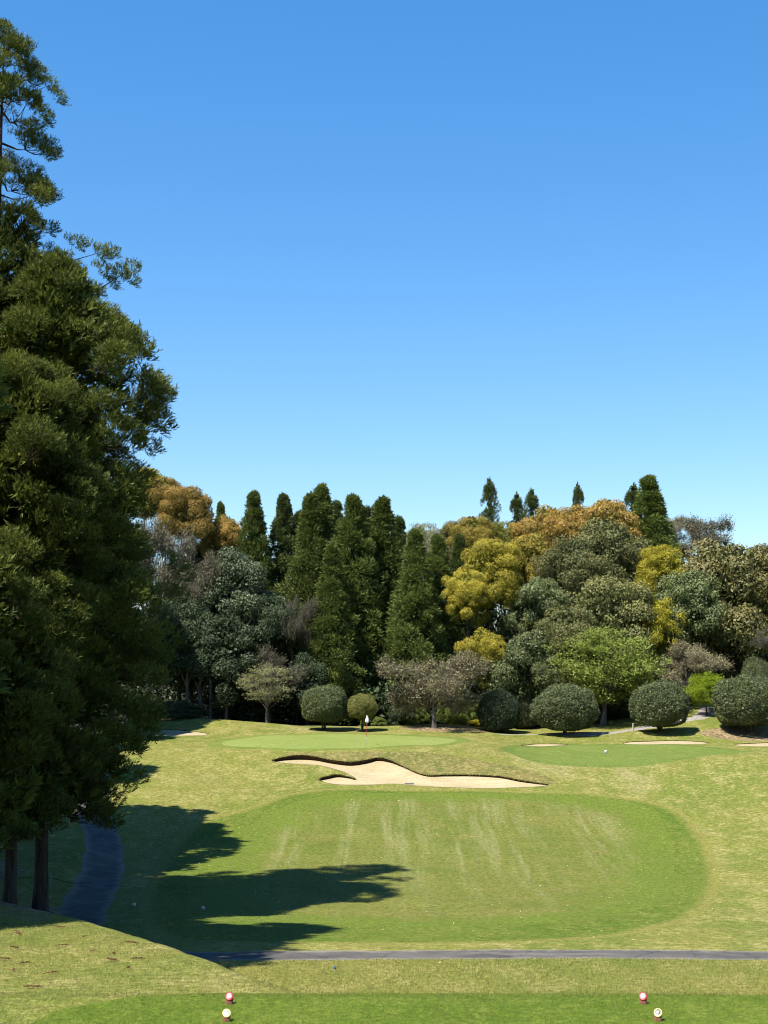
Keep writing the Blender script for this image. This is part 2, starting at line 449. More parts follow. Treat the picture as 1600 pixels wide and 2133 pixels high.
# ------------------------------------------------------------------ ground, cut into its surfaces
rng = np.random.default_rng(7)
def catmull(P, n=8, closed=True):
    P = np.asarray(P, float); k = len(P); o = []
    for i in range(k if closed else k - 1):
        if closed: a, b, c, d = P[(i - 1) % k], P[i], P[(i + 1) % k], P[(i + 2) % k]
        else: a, b, c, d = P[max(i - 1, 0)], P[i], P[i + 1], P[min(i + 2, k - 1)]
        for t in np.arange(n) / n:
            o.append(.5 * (2 * b + (c - a) * t + (2 * a - 5 * b + 4 * c - d) * t * t + (3 * b - a - 3 * c + d) * t ** 3))
    if not closed: o.append(P[-1])
    return np.array(o)
def resample(P, step, closed=True):
    Q = np.vstack([P, P[:1]]) if closed else P
    s = np.concatenate([[0], np.cumsum(np.linalg.norm(np.diff(Q[:, :2], axis=0), axis=1))])
    n = max(6, int(s[-1] / step))
    t = np.linspace(0, s[-1], n, endpoint=not closed)
    return np.stack([np.interp(t, s, Q[:, j]) for j in range(Q.shape[1])], 1)
def poly_px(pts, step=.35):
    w = []
    for p in pts:
        h = hit(p[0], p[1]); w.append([h[0], h[1]] + list(p[2:]))
    return resample(catmull(w), step)
def ellipse_px(x0, x1, y0, y1, n=28, grow=0., wob=0.):
    """an oval on the ground spanning these photo columns and rows"""
    f = hit((x0 + x1) / 2, y1); b = hit((x0 + x1) / 2, y0)
    cy = (f[1] + b[1]) / 2; ry = (b[1] - f[1]) / 2 + grow
    ym = (y0 + y1) / 2
    a0, _ = ray(x0, ym); a1, _ = ray(x1, ym)
    cx = (a0 + a1) / 2 * cy; rx = (a1 - a0) / 2 * cy + grow
    an = np.linspace(0, 2 * np.pi, n, endpoint=False)
    k = 1 + wob * np.sin(an * 2 + .6) + wob * .7 * np.sin(an * 3 + 2.)
    return resample(catmull(np.stack([cx + rx * k * np.cos(an), cy + ry * k * np.sin(an)], 1)), .45)

P_FIRST = poly_px([(545, 1672), (620, 1650), (760, 1643), (900, 1645), (1080, 1648), (1260, 1656), (1400, 1680), (1468, 1740), (1498, 1810),
                   (1485, 1880), (1390, 1928), (1200, 1957), (950, 1966), (700, 1966), (470, 1963), (330, 1950), (290, 1890), (330, 1800), (400, 1720)])
P_FAIR = poly_px([(575, 1690), (650, 1662), (800, 1652), (950, 1652), (1120, 1655), (1270, 1666), (1360, 1690), (1395, 1745), (1405, 1810),
                  (1390, 1870), (1290, 1905), (1120, 1925), (900, 1930), (660, 1925), (480, 1912), (420, 1860), (450, 1780), (520, 1720)])
P_TEE = np.array([hit(px, py) for px, py in [(40, 2140), (110, 2108), (220, 2086), (400, 2069), (580, 2060), (800, 2049), (1000, 2047), (1150, 2049),
                                             (1300, 2056), (1450, 2064), (1600, 2070)]])
P_TEE = np.array([p * min(1., (float(np.interp(p[0] * 26 / p[1], DEX, DEY)) - .12) / p[1]) for p in P_TEE])
P_TEE = np.vstack([P_TEE, [[8.2, 24.4], [10.5, 22.5], [11, 16], [9, 12.5], [0, 12], [-7, 12.5], [-8, 16], [-7, 20.5]]])
P_TEE = resample(catmull(P_TEE), .35)
P_GREEN = ellipse_px(465, 945, 1529, 1559, wob=.02)
P_COL = ellipse_px(465, 945, 1529, 1559, grow=1.1, wob=.02)
P_GREEN2 = ellipse_px(1070, 1545, 1551, 1594, wob=.03)
P_COL2 = ellipse_px(1070, 1545, 1551, 1594, grow=1.0, wob=.03)
P_BANK = poly_px([(590, 1567), (680, 1568), (800, 1566), (900, 1568), (1000, 1584), (1085, 1600), (1150, 1622), (1150, 1634), (1100, 1632),
                  (900, 1617), (850, 1600), (800, 1582), (760, 1586), (690, 1586), (640, 1578)])
# bunkers: third value = depth of the undercut lip there
B_MAIN = [(566, 1584, .14), (590, 1577, .24), (620, 1573, .32), (652, 1575, .30), (690, 1583, .26), (730, 1587, .27), (762, 1583, .27), (786, 1578, .24),
          (812, 1583, .2), (842, 1597, .1), (868, 1609, .08), (892, 1615, .09), (930, 1614, .11), (985, 1614, .11), (1040, 1617, .12), (1085, 1625, .13),
          (1122, 1631, .09), (1145, 1635, .05), (1115, 1639, .02), (1060, 1641, .02), (990, 1642, .02), (930, 1640, .02), (870, 1637, .02),
          (820, 1633, .02), (760, 1635, .02), (700, 1634, .02), (668, 1627, .08), (664, 1622, .15), (680, 1617, .2), (702, 1613, .2), (724, 1617, .14), (741, 1622, .08),
          (722, 1611, .03), (700, 1603, .03), (668, 1595, .03), (630, 1592, .03), (595, 1590, .03), (574, 1587, .08)]
P_BUNK = [('main', poly_px(B_MAIN, .2)),
          ('shade', poly_px([(300, 1524, .15), (330, 1520.5, .2), (380, 1521, .2), (432, 1528, .1), (415, 1532, .02), (360, 1533, .02), (312, 1532, .02)], .3)),
          ('sliver', poly_px([(1298, 1549, .05), (1325, 1544.5, .22), (1380, 1543, .2), (1440, 1543.5, .2), (1476, 1548, .08), (1440, 1550.6, .02), (1370, 1550.6, .02), (1320, 1550.6, .02)], .3)),
          ('right', poly_px([(1528, 1552, .05), (1560, 1548.5, .2), (1600, 1547, .2), (1650, 1547, .2), (1690, 1552, .06), (1640, 1555, .02), (1570, 1555, .02)], .3)),
          ('thin', poly_px([(1085, 1553.0, .05), (1110, 1550.2, .15), (1150, 1549.6, .15), (1185, 1551.8, .06), (1150, 1554, .02), (1110, 1554.6, .02)], .3))]
# cart path: centre line and half width
PATH = catmull([[-26, 132], [-22.5, 118], [-19.3, 104], [-17.1, 91], [-14.4, 80], [-12.9, 72], [-11.9, 64], [-10.9, 56], [-9.3, 49.5], [-6.6, 46.0], [-2.5, 45.9], [6, 46.2], [14, 45.7], [24, 45.2], [40, 44]], 10, False)
def strip(line, hw, step=.3):
    l = resample(line, step, False)
    t = unit(np.gradient(l, axis=0)); nrm = np.stack([-t[:, 1], t[:, 0]], 1)
    w = hw * (1 + .05 * np.sin(np.arange(len(l)) * .35) + .03 * np.sin(np.arange(len(l)) * .83) + .022 * rng.normal(size=len(l)))
    return np.vstack([l + nrm * w[:, None], (l - nrm * w[:, None])[::-1]])
P_PATH = strip(PATH, .92)
PATH2 = catmull([hit(1040, 1529), hit(1120, 1529), hit(1200, 1528), hit(1270, 1525.5), hit(1330, 1518), hit(1400, 1505), hit(1465, 1490)] + [[31, 145], [36, 152]], 8, False)
P_PATH2 = strip(PATH2, .8)
c0 = hit(905, 1518)
an = np.linspace(0, 2 * np.pi, 24, endpoint=False)
P_LIT = resample(catmull(np.stack([c0[0] + .9 + 3.6 * np.cos(an) * (1 + .12 * np.sin(3 * an)), c0[1] + 1.5 * np.sin(an)], 1)), .4)
c1 = hit(1575, 1528)
P_LIT2 = resample(catmull(np.stack([c1[0] + .3 + 4.6 * np.cos(an) * (1 + .1 * np.sin(3 * an)), c1[1] - .2 + 2.6 * np.sin(an)], 1)), .4)
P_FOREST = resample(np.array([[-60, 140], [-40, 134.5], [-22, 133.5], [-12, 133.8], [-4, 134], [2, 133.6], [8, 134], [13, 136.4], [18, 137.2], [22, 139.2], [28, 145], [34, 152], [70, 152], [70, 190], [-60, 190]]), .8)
P_DRY = poly_px([(-10, 1872), (60, 1886), (140, 1905), (100, 1915), (40, 1912), (-10, 1900)], .4)
P_DRYB = resample(np.array([[-21, 58], [-15.5, 60], [-15.0, 66], [-17, 70], [-24, 70]]), .5)

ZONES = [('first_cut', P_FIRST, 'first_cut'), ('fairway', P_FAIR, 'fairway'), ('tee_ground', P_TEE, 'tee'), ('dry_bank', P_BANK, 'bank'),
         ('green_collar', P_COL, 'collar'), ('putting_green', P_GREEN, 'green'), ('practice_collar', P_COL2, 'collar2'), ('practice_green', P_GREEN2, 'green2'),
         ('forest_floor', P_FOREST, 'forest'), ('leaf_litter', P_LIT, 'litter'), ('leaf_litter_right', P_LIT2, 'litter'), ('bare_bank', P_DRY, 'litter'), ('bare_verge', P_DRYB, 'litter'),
         ('cart_path', P_PATH, 'asphalt'), ('far_cart_path', P_PATH2, 'gravel')]
ZONES += [('bunker_' + b[0], b[1], 'sand') for b in P_BUNK]

def inside(P, X):
    """even-odd test of points X against polygon P"""
    r = np.zeros(len(X), bool)
    bb = (X[:, 0] > P[:, 0].min()) & (X[:, 0] < P[:, 0].max()) & (X[:, 1] > P[:, 1].min()) & (X[:, 1] < P[:, 1].max())
    I = np.nonzero(bb)[0]
    if not len(I): return r
    x, y = X[I, 0], X[I, 1]
    c = np.zeros(len(I), bool)
    x0, y0 = P[:, 0], P[:, 1]; x1, y1 = np.roll(x0, -1), np.roll(y0, -1)
    for a, b, d, e in zip(x0, y0, x1, y1):
        k = ((b > y) != (e > y))
        if k.any(): c ^= k & (x < (d - a) * (y - b) / (e - b + 1e-12) + a)
    r[I] = c
    return r
def dist_to(P, X):
    d = np.full(len(X), 1e9)
    for i in range(0, len(X), 4000):
        x = X[i:i + 4000]
        d[i:i + 4000] = np.sqrt(((x[:, None] - P[None, :, :2]) ** 2).sum(-1).min(1))
    return d
def hexgrid(x0, x1, y0, y1, s):
    ys = np.arange(y0, y1, s * .87); o = []
    for i, y in enumerate(ys):
        xs = np.arange(x0 + (i % 2) * s * .5, x1, s); o.append(np.stack([xs, np.full(len(xs), y)], 1))
    return np.vstack(o)
def notin(G, b): return G[~((G[:, 0] > b[0]) & (G[:, 0] < b[1]) & (G[:, 1] > b[2]) & (G[:, 1] < b[3]))]
b1, b2, b3 = (-16, 14, 20, 50), (-33, 36, 50, 141), (-75, 75, -12, 200)
G = np.vstack([hexgrid(*b1, .38), hexgrid(*b2, .55), notin(notin(hexgrid(*b3, 2.2), b1), b2), notin(hexgrid(-700, 700, -300, 900, 30), b3)])
G = G + rng.normal(size=G.shape) * .03
pts = list(map(tuple, G)); edges = []
for _, P, _m in ZONES:
    s = len(pts); k = len(P)
    pts += [(float(p[0]), float(p[1])) for p in P]
    edges += [(s + i, s + (i + 1) % k) for i in range(k)]
cv, ce, cf, *_ = delaunay_2d_cdt([Vector(p) for p in pts], edges, [], 0, 1e-5)
CV = np.array([(v.x, v.y) for v in cv]); CF = np.array([f for f in cf if len(f) == 3])
a, b, c = CV[CF[:, 0]], CV[CF[:, 1]], CV[CF[:, 2]]
ar = (b[:, 0] - a[:, 0]) * (c[:, 1] - a[:, 1]) - (b[:, 1] - a[:, 1]) * (c[:, 0] - a[:, 0])
CF[ar < 0] = CF[ar < 0][:, ::-1]
CEN = (a + b + c) / 3
ZID = np.full(len(CF), -1)
for i, (_, P, _m) in enumerate(ZONES):
    ZID[inside(P, CEN)] = i
CZ = Z(CV[:, 0], CV[:, 1])

def zone_mesh(name, sel, z, edgeP=None):
    f = CF[sel]; u, inv = np.unique(f, return_inverse=True)
    V = np.column_stack([CV[u], z[u]])
    me = quads_mesh(name, V, inv.reshape(-1, 3), None, True)
    if edgeP is not None:
        at_ = me.attributes.new('edge', 'FLOAT', 'POINT'); at_.data.foreach_set('value', dist_to(edgeP, CV[u]).astype(np.float32))
    return me
struct(obj('ground', zone_mesh('ground', ZID == -1, CZ), M['rough']))
SNAMES = {'practice_collar': 'green_collar', 'practice_green': 'putting_green', 'leaf_litter_right': 'leaf_litter', 'far_cart_path': 'cart_path', 'bare_verge': 'bare_bank'}
SLAB = {'first_cut': 'band of longer bright green grass round the fairway', 'fairway': 'mown fairway with pale streaks in front of the large bunker',
        'tee_ground': 'smooth green tee in the foreground with four markers', 'dry_bank': 'dry brown grass bank above the large bunker',
        'green_collar': 'fringe of grass round the pale green with the flag', 'putting_green': 'pale smooth putting green with the white flag',
        'practice_collar': 'fringe of grass round the darker right-hand green', 'practice_green': 'darker putting green on the right with a small white marker',
        'forest_floor': 'dark earth under the wood behind the greens', 'leaf_litter': 'brown leaf litter under the brown cherry tree',
        'leaf_litter_right': 'brown leaf litter under the rightmost clipped shrub', 'bare_bank': 'bare straw-coloured earth at the foot of the cedars, left edge',
        'bare_verge': 'bare pale earth between the cedar trunks', 'cart_path': 'grey asphalt cart path crossing before the fairway and curving left under the cedars',
        'far_cart_path': 'pale path rising behind the clipped shrubs on the right'}
for i, (nm, P, mk) in enumerate(ZONES):
    if nm.startswith('bunker_') or not (ZID == i).any(): continue
    o = obj(SNAMES.get(nm, nm), zone_mesh(nm, ZID == i, CZ, P if mk in ('fairway', 'asphalt', 'first_cut') else None), M[mk])
    struct(o); o['label'] = SLAB[nm]

BLAB = {'main': 'large pale sand bunker with dark undercut lips in front of the flagged green', 'shade': 'shaded sand bunker at the left end of the flagged green',
        'sliver': 'thin pale bunker behind the right-hand green, left of the rightmost one', 'right': 'pale bunker at the right edge behind the right-hand green',
        'thin': 'very thin strip of bunker behind the left end of the right-hand green'}
for (nm, P) in P_BUNK:
    i = [k for k, z in enumerate(ZONES) if z[0] == 'bunker_' + nm][0]
    f = CF[ZID == i]; u, inv = np.unique(f, return_inverse=True)
    X = CV[u]
    d2 = ((X[:, None] - P[None, :, :2]) ** 2).sum(-1)
    w = 1 / (d2 + .05) ** 1.5
    lip = (w * P[None, :, 2]).sum(1) / w.sum(1)
    dd = np.sqrt(d2.min(1)); near = P[d2.argmin(1), 2]
    lip = np.where(dd < .02, near, lip)
    if nm != 'main': lip = lip * .15
    dish = .16 if nm == 'main' else .0
    z = CZ[u] - lip - dish * sstep(0, 1.6, dd)
    V = np.column_stack([X, z]); fc = inv.reshape(-1, 3)
    # the sand runs on a little under the overhanging turf
    k = len(P)
    area = .5 * np.sum(P[:, 0] * np.roll(P[:, 1], -1) - np.roll(P[:, 0], -1) * P[:, 1])
    t = unit(np.roll(P[:, :2], -1, 0) - np.roll(P[:, :2], 1, 0)); on = np.stack([t[:, 1], -t[:, 0]], 1) * np.sign(area)
    zt = Z(P[:, 0], P[:, 1]); zb = zt - P[:, 2] * (1. if nm == 'main' else .15)
    und = P[:, :2] + on * (P[:, 2] * .75)[:, None]
    r0 = np.column_stack([P[:, :2], zb]); r1 = np.column_stack([und, zb - .0])
    j = np.arange(k); j2 = (j + 1) % k
    sv = np.vstack([V, r0, r1]); o_ = len(V)
    tri = np.vstack([fc, np.column_stack([o_ + j, o_ + k + j, o_ + k + j2]), np.column_stack([o_ + j, o_ + k + j2, o_ + j2])])
    root = thing('sand_bunker', BLAB[nm], 'bunker', (0, 0, 0), group='sand bunkers round the greens')
    root['kind'] = 'structure'
    obj('sand', quads_mesh('sand', sv, tri, None, True), M['sand'], root)
    # lip: turf edge down to the sand under it, with a ragged grass fringe
    top = np.column_stack([P[:, :2] - on * .03, zt + .012])
    jag = rng.normal(size=k) * .03 * (P[:, 2] > .1)
    midr = np.column_stack([P[:, :2] + on * (P[:, 2] * .25)[:, None], zt - P[:, 2] * .4 + jag])
    lv = np.vstack([top, midr, r1 - [0, 0, .01]])
    q = np.vstack([np.column_stack([j, j2, k + j2, k + j]), np.column_stack([k + j, k + j2, 2 * k + j2, 2 * k + j])])
    obj('lip', quads_mesh('lip', lv, q, None, False), M['soil'], root)
    g = Geo(); m = P[:, 2] > .07
    if m.any():
        Pm = np.repeat(np.column_stack([P[m, :2], zt[m]]), 14, 0); om = np.repeat(on[m], 14, 0); tm = np.repeat(t[m], 14, 0); lm = np.repeat(P[m, 2], 14)
        n = len(Pm)
        base = Pm + np.column_stack([tm * rng.uniform(-.14, .14, (n, 1)) + om * rng.uniform(-.03, .16, (n, 1)), np.full(n, .0)])
        D = unit(np.column_stack([-om * rng.uniform(.1, .9, (n, 1)) + tm * rng.normal(size=(n, 1)) * .5, rng.uniform(-.5, .9, n)]))
        g.leaves(base, D, unit(np.column_stack([-om, np.full(n, .5)])), rng.uniform(.05, .12, n), .022)
        fo = obj('lip_grass', g.mesh('lip_grass'), M['bank'], root); fo['kind'] = 'stuff'

# ------------------------------------------------------------------ blades of grass near the camera
def blades(name, poly, n, ln, wd, m, label, keep=None):
    lo, hi = poly.min(0), poly.max(0)
    X = rng.uniform(lo[:2], hi[:2], (n * 3, 2))
    X = X[inside(poly, X)]
    a = np.abs(X[:, 0]) < X[:, 1] * .262 + .2
    X = X[a & (X[:, 1] > 21.8)]
    if keep is not None: X = X[keep(X)]
    X = X[:n]; k = len(X)
    P = np.column_stack([X, Z(X[:, 0], X[:, 1]) - .004])
    D = unit(np.column_stack([rng.normal(size=(k, 2)) * .55, np.full(k, 1.)]))
    g = Geo(); g.leaves(P, D, rdir(rng, k), ln * rng.uniform(.6, 1.3, k), wd, rng.uniform(0, 1, k))
    return stuff(obj(name, g.mesh(name), m), label, 'grass')
blade_tee = leaf_mat('tee_blades', (.074, .118, .008), (.160, .205, .028), (.20, .22, .042), .3, .6, .2)
blade_rough = leaf_mat('rough_blades', (.100, .140, .016), (.215, .225, .05), (.30, .28, .09), .3, .7, .2)
blades('tee_grass', P_TEE, 100000, .026, .007, blade_tee, 'short green grass of the tee in the foreground')
mound = np.array([[-14, 21], [10, 21], [10, 25], [6.5, 27], [-1.6, 27.2], [-3.4, 29.5], [-5.1, 33.5], [-8.5, 42], [-14, 53], [-20, 53], [-20, 21]], float)
blades('mound_grass', mound, 115000, .045, .009, blade_rough, 'straw-green rough grass on the slope left of the tee', lambda X: ~inside(P_TEE, X))
verge = np.array([[-5, 38], [14, 38], [14, 45.2], [-5, 45.6]], float)
blades('verge_grass', verge, 40000, .06, .013, blade_rough, 'rough grass between the tee and the cart path', lambda X: ~inside(P_PATH, X))

# fallen leaves over the turf
def litter(n, boxes, size, m, name, label):
    X = np.vstack([rng.uniform((b[0], b[2]), (b[1], b[3]), (int(n * b[4]), 2)) for b in boxes])
    bad = np.zeros(len(X), bool)
    for nm, P, mk in ZONES:
        if mk in ('sand', 'green', 'asphalt'): bad |= inside(P, X)
    X = X[~bad]; k = len(X)
    size = size * np.clip(X[:, 1] / 62., .42, 1.)
    P = np.column_stack([X, Z(X[:, 0], X[:, 1]) + .03])
    D = unit(np.column_stack([rng.normal(size=(k, 2)), rng.normal(size=k) * .25]))
    g = Geo(); g.leaves(P, D, unit(np.column_stack([rng.normal(size=(k, 2)) * .5, np.ones(k)])), size * rng.uniform(.5, 1.4, k), size * .55 * rng.uniform(.6, 1.2, k), rng.uniform(0, 1, k))
    stuff(obj(name, g.mesh(name), m), label, 'leaves')
pale_leaf = leaf_mat('pale_fallen_leaves', (.34, .30, .13), (.50, .45, .26), None, .1, .6, .3)
brown_leaf = leaf_mat('brown_fallen_leaves', (.07, .045, .02), (.16, .10, .05), None, .1, .7, .2)
litter(1500, [(-14, 20, 48, 96, .6), (-22, -6, 84, 112, .2), (12, 30, 60, 130, .25), (-3, 9, 38, 46, .05)], .085, pale_leaf, 'fallen_leaves', 'pale fallen leaves scattered over the grass')
litter(900, [(-12, 20, 48, 92, .5), (-10, 9, 26, 46, .12), (24, 36, 124, 134, .4), (0, 9, 127, 133, .3)], .07, brown_leaf, 'dark_fallen_leaves', 'dark brown fallen leaves scattered over the grass')

# ------------------------------------------------------------------ tree builders
def bough(g, rng, c, o, br, n, ll, lw, flat=.8, tint=0., hemi=-.3, spike=0.):
    """one leafy bough: leaves on the outward side of a lump"""
    q = rdir(rng, int(n * 1.6)); q = q[(q @ o) > hemi][:n]; k = len(q)
    P = c + q * np.array([1, 1, flat]) * (br * (.5 + .55 * rng.uniform(size=(k, 1)) ** .6))
    nn = unit(q + .55 * rng.normal(size=(k, 3)))
    if spike: D = unit(q * spike + o * .35 + np.array([0, 0, .45]) + .45 * rng.normal(size=(k, 3)))
    else: D = unit(np.cross(nn, rdir(rng, k)) + np.array([0, 0, -.15]))
    t = np.clip(tint + .35 * (q[:, 2]) + .18 * rng.normal(size=k), 0, 1)
    g.leaves(P, D, nn, ll * rng.uniform(.6, 1.35, k), lw * rng.uniform(.7, 1.3, k), t)

def broad_crown(seed, Wd=9., Hh=9., nb=95, br=1.25, nl=380, ll=.225, lw=.14, shape=.5, lumps=5):
    """crown 1 x 1 in plan: lobes carrying boughs. Base of the crown at z=0"""
    rng = np.random.default_rng(seed); g = Geo(); cs = []
    lobes = [(np.array([0, 0, Hh * .55]), np.array([Wd * .36, Wd * .36, Hh * .42]))]
    for i in range(lumps):
        a = i * 2.4 + rng.uniform(-.4, .4); z = rng.uniform(.25, .8)
        rr = Wd * .5 * (.62 - .25 * abs(z - .4))
        s = rng.uniform(.18, .27) * Wd
        lobes.append((np.array([math.cos(a) * rr, math.sin(a) * rr, z * Hh]), np.array([s, s, s * .85 * Hh / Wd])))
    vol = np.array([l[1].prod() ** .66 for l in lobes]); vol /= vol.sum()
    for i in range(nb):
        li = rng.choice(len(lobes), p=vol); c, r = lobes[li]
        q = rdir(rng, 1)[0]; q[2] = q[2] * .8 + .18; q = q / np.linalg.norm(q)
        p = c + q * r * rng.uniform(.72, 1.0)
        p[2] = max(p[2], .04 * Hh)
        o = q * .8 + np.array([0, 0, .45]); o /= np.linalg.norm(o)
        b = br * rng.uniform(.6, 1.25)
        bough(g, rng, p, o, b, int(nl * (b / br) ** 1.6), ll, lw, .78, .36 + .35 * (p[2] / Hh - .4) + .16 * rng.normal(), -.3)
        cs.append(p)
    # inner leaves that close the view through the crown
    k = int(nb * nl * .16)
    q = rdir(rng, k) * rng.uniform(0, 1, (k, 1)) ** .5
    P = lobes[0][0] + q * lobes[0][1] * .95
    g.leaves(P, rdir(rng, k), rdir(rng, k), ll * 2.0, lw * 2.2, 0.)
    return g.mesh('broad_crown'), cs

def trunk_mesh(seed, H, r0, ends, k=8, lean=.3, fork=.45):
    """trunk with limbs reaching out to the boughs"""
    rng = np.random.default_rng(seed); g = Geo()
    m = 7; t = np.linspace(0, 1, m)
    wob = np.cumsum(rng.normal(size=(m, 2)) * lean * .25, 0); wob -= wob[0]
    pts = np.column_stack([wob, t * H - .25 * (t == 0)])
    rad = r0 * (1 - .75 * t) * np.where(t < .05, 1.45, 1.0)
    g.tube(pts, rad, k)
    for e in ends:
        e = np.asarray(e, float)
        s = rng.uniform(fork, .85) * min(H, e[2] * .95 + .01); s = min(s, H * .95)
        b = np.array([np.interp(s, pts[:, 2], pts[:, 0]), np.interp(s, pts[:, 2], pts[:, 1]), s])
        mid = b * .5 + e * .5 + np.array([0, 0, .08 * np.linalg.norm(e - b)]) + rng.normal(size=3) * .06 * np.linalg.norm(e - b)
        rr = r0 * .42 * (1 - .6 * s / H)
        g.tube(np.array([b, b * .7 + mid * .3, mid, mid * .35 + e * .65, e]), np.array([1, .85, .6, .4, .15]) * rr, 5)
    return g.mesh('trunk', True)

def cedar_crown(seed, H=20., Rd=2.5, base=.04, nc=330, nb=125, br=.72, ll=.30, lw=.095, power=.95, gap=0.):
    """columnar conifer of many spiky clumps"""
    rng = np.random.default_rng(seed); g = Geo()
    for i in range(nc):
        t = rng.uniform(0, 1) ** 1.05
        z = H * (base + (1 - base) * t)
        prof = min(1., (1 - t) / .72) ** power * (1 - .25 * math.exp(-t * 9)) + .012
        a = rng.uniform(0, 2 * np.pi)
        lob = 1 + .16 * math.sin(3 * a + z * .8) + .12 * math.sin(5 * a - z * 1.3 + 1)
        r = Rd * prof * lob * (.55 + .45 * rng.uniform() ** .5)
        if rng.uniform() < gap: continue
        q = np.array([math.cos(a), math.sin(a), .75]); o = q / np.linalg.norm(q)
        c = np.array([math.cos(a) * r, math.sin(a) * r, z - .25 * r])
        b = br * rng.uniform(.65, 1.3) * (.40 + .60 * min(1, prof * 1.7))
        bough(g, rng, c, o, b, nb, ll, lw, .95, .25 + .15 * rng.normal(), -.05, .9)
    k = 40
    P = np.column_stack([rng.normal(size=(k, 2)) * .07, H * rng.uniform(.93, 1.01, k)])
    g.leaves(P, unit(np.column_stack([rng.normal(size=(k, 2)) * .5, np.ones(k)])), rdir(rng, k), .5, .07, .2)
    k = int(nc * nb * .06); t = rng.uniform(0, 1, k)
    a = rng.uniform(0, 2 * np.pi, k); r = Rd * .6 * np.minimum(1., (1 - t) / .72) ** power * rng.uniform(0, 1, k)
    g.leaves(np.column_stack([np.cos(a) * r, np.sin(a) * r, H * (base + (1 - base) * t)]), rdir(rng, k), rdir(rng, k), ll * 1.8, lw * 3, 0.)
    return g.mesh('cedar_crown')

def twig_crown(seed, Wd=9., Hh=6.5, nb=90, br=1.0, nt=120, nl=60, tw=.034):
    """fine twigs with a few opening leaves, on uneven lobes"""
    rng = np.random.default_rng(seed); g = Geo(); cs = []
    lobes = [(np.array([0, 0, Hh * .5]), np.array([Wd * .28, Wd * .28, Hh * .45]))]
    for i in range(7):
        a = i * 2.4 + rng.uniform(-.5, .5); z = rng.uniform(.2, .72)
        rr = Wd * .5 * rng.uniform(.5, .78); q = Wd * rng.uniform(.12, .22)
        lobes.append((np.array([math.cos(a) * rr, math.sin(a) * rr, z * Hh]), np.array([q, q, q * .75])))
    wts = np.array([l[1].prod() ** .6 for l in lobes]); wts /= wts.sum()
    for i in range(nb):
        c, r = lobes[rng.choice(len(lobes), p=wts)]
        q = rdir(rng, 1)[0]; q[2] = q[2] * .8 + .15
        p = c + q * r * rng.uniform(.5, 1.05); p[2] = max(p[2], .06 * Hh)
        o = unit(q + np.array([0, 0, .35]) + p * np.array([.08, .08, 0])); cs.append(p)
        b = br * rng.uniform(.6, 1.25)
        k = nt; s_ = p - o * b * .5 + rng.normal(size=(k, 3)) * b * .3
        D = unit(o * .7 + rng.normal(size=(k, 3)) * .6)
        g.leaves(s_, D, rdir(rng, k), rng.uniform(.4, 1.1, k) * b, tw * rng.uniform(.6, 1.7, k), .0)
        if nl:
            k = nl; q2 = rdir(rng, k)
            g.leaves(p + q2 * b * rng.uniform(.3, 1, (k, 1)), rdir(rng, k), unit(q2 + .6 * rdir(rng, k)), .19 * rng.uniform(.6, 1.4, k), .12, rng.uniform(.3, 1, k))
    return g.mesh('twig_crown'), cs

def airy_crown(seed, Wd=8.5, Hh=7., nb=150, br=.95, nl=115, ll=.21, lw=.12):
    """light crown: leaves in loose layered sprays with gaps"""
    rng = np.random.default_rng(seed); g = Geo(); cs = []
    for i in range(nb):
        q = rdir(rng, 1)[0]; q[2] = q[2] * .8 + .25
        r = rng.uniform(.25, 1.0) ** .6
        z = Hh * (.42 + .55 * q[2] * r); zz = z / Hh
        p = np.array([q[0] * Wd * .47 * r, q[1] * Wd * .47 * r, max(.05 * Hh, z)])
        o = unit(q + np.array([0, 0, .6])); cs.append(p)
        b = br * rng.uniform(.6, 1.3); k = nl; q2 = rdir(rng, k)
        P = p + q2 * np.array([1.15, 1.15, .45]) * b * rng.uniform(.2, 1, (k, 1)) ** .6
        nn = unit(np.array([0, 0, .9]) + .75 * rng.normal(size=(k, 3)))
        g.leaves(P, unit(np.cross(nn, rdir(rng, k))), nn, ll * rng.uniform(.6, 1.4, k), lw, np.clip(.4 + .3 * rng.normal(size=k), 0, 1))
    return g.mesh('airy_crown'), cs

def ball_crown(seed, n=22000, ll=.105, lw=.07, under=-.62):
    """clipped dome, 1 x 1 x 1 (half sizes), flattened beneath"""
    rng = np.random.default_rng(seed); g = Geo()
    q = rdir(rng, n); r = .90 + .10 * rng.uniform(size=n) ** .5
    bump = 1 + .07 * np.sin(q[:, 0] * 4 + 1 + seed) * np.sin(q[:, 2] * 4 + seed) + .035 * np.sin(q[:, 1] * 5 + seed * 2) + .035 * np.sin(q[:, 1] * 9 + q[:, 0] * 6) + .02 * np.sin(q[:, 2] * 14 + q[:, 1] * 11)
    P = q * (r * bump)[:, None]
    P[:, 2] = np.where(P[:, 2] < under, under + (P[:, 2] - under) * .5, P[:, 2])
    nn = unit(q + .6 * rng.normal(size=(n, 3)))
    t = np.clip(.0 + .3 * rng.normal(size=n), 0, 1)
    D = unit(np.cross(nn, rdir(rng, n)) + q * .35)
    g.leaves(P, D, nn, ll / 2. * rng.uniform(.6, 1.35, n), lw / 2., t)
    k = n // 6
    q = rdir(rng, k); g.leaves(q * .80 * np.array([1, 1, .9]), rdir(rng, k), rdir(rng, k), ll * 1.1, lw * 1.1, 0.)
    k = 260
    q = rdir(rng, k); q[:, 2] = np.abs(q[:, 2]); g.leaves(q * 1.0, unit(q + np.array([0, 0, .8]) + .3 * rng.normal(size=(k, 3))), rdir(rng, k), .07 * rng.uniform(.4, 1.6, k), .022, .5)
    return g.mesh('ball_crown')

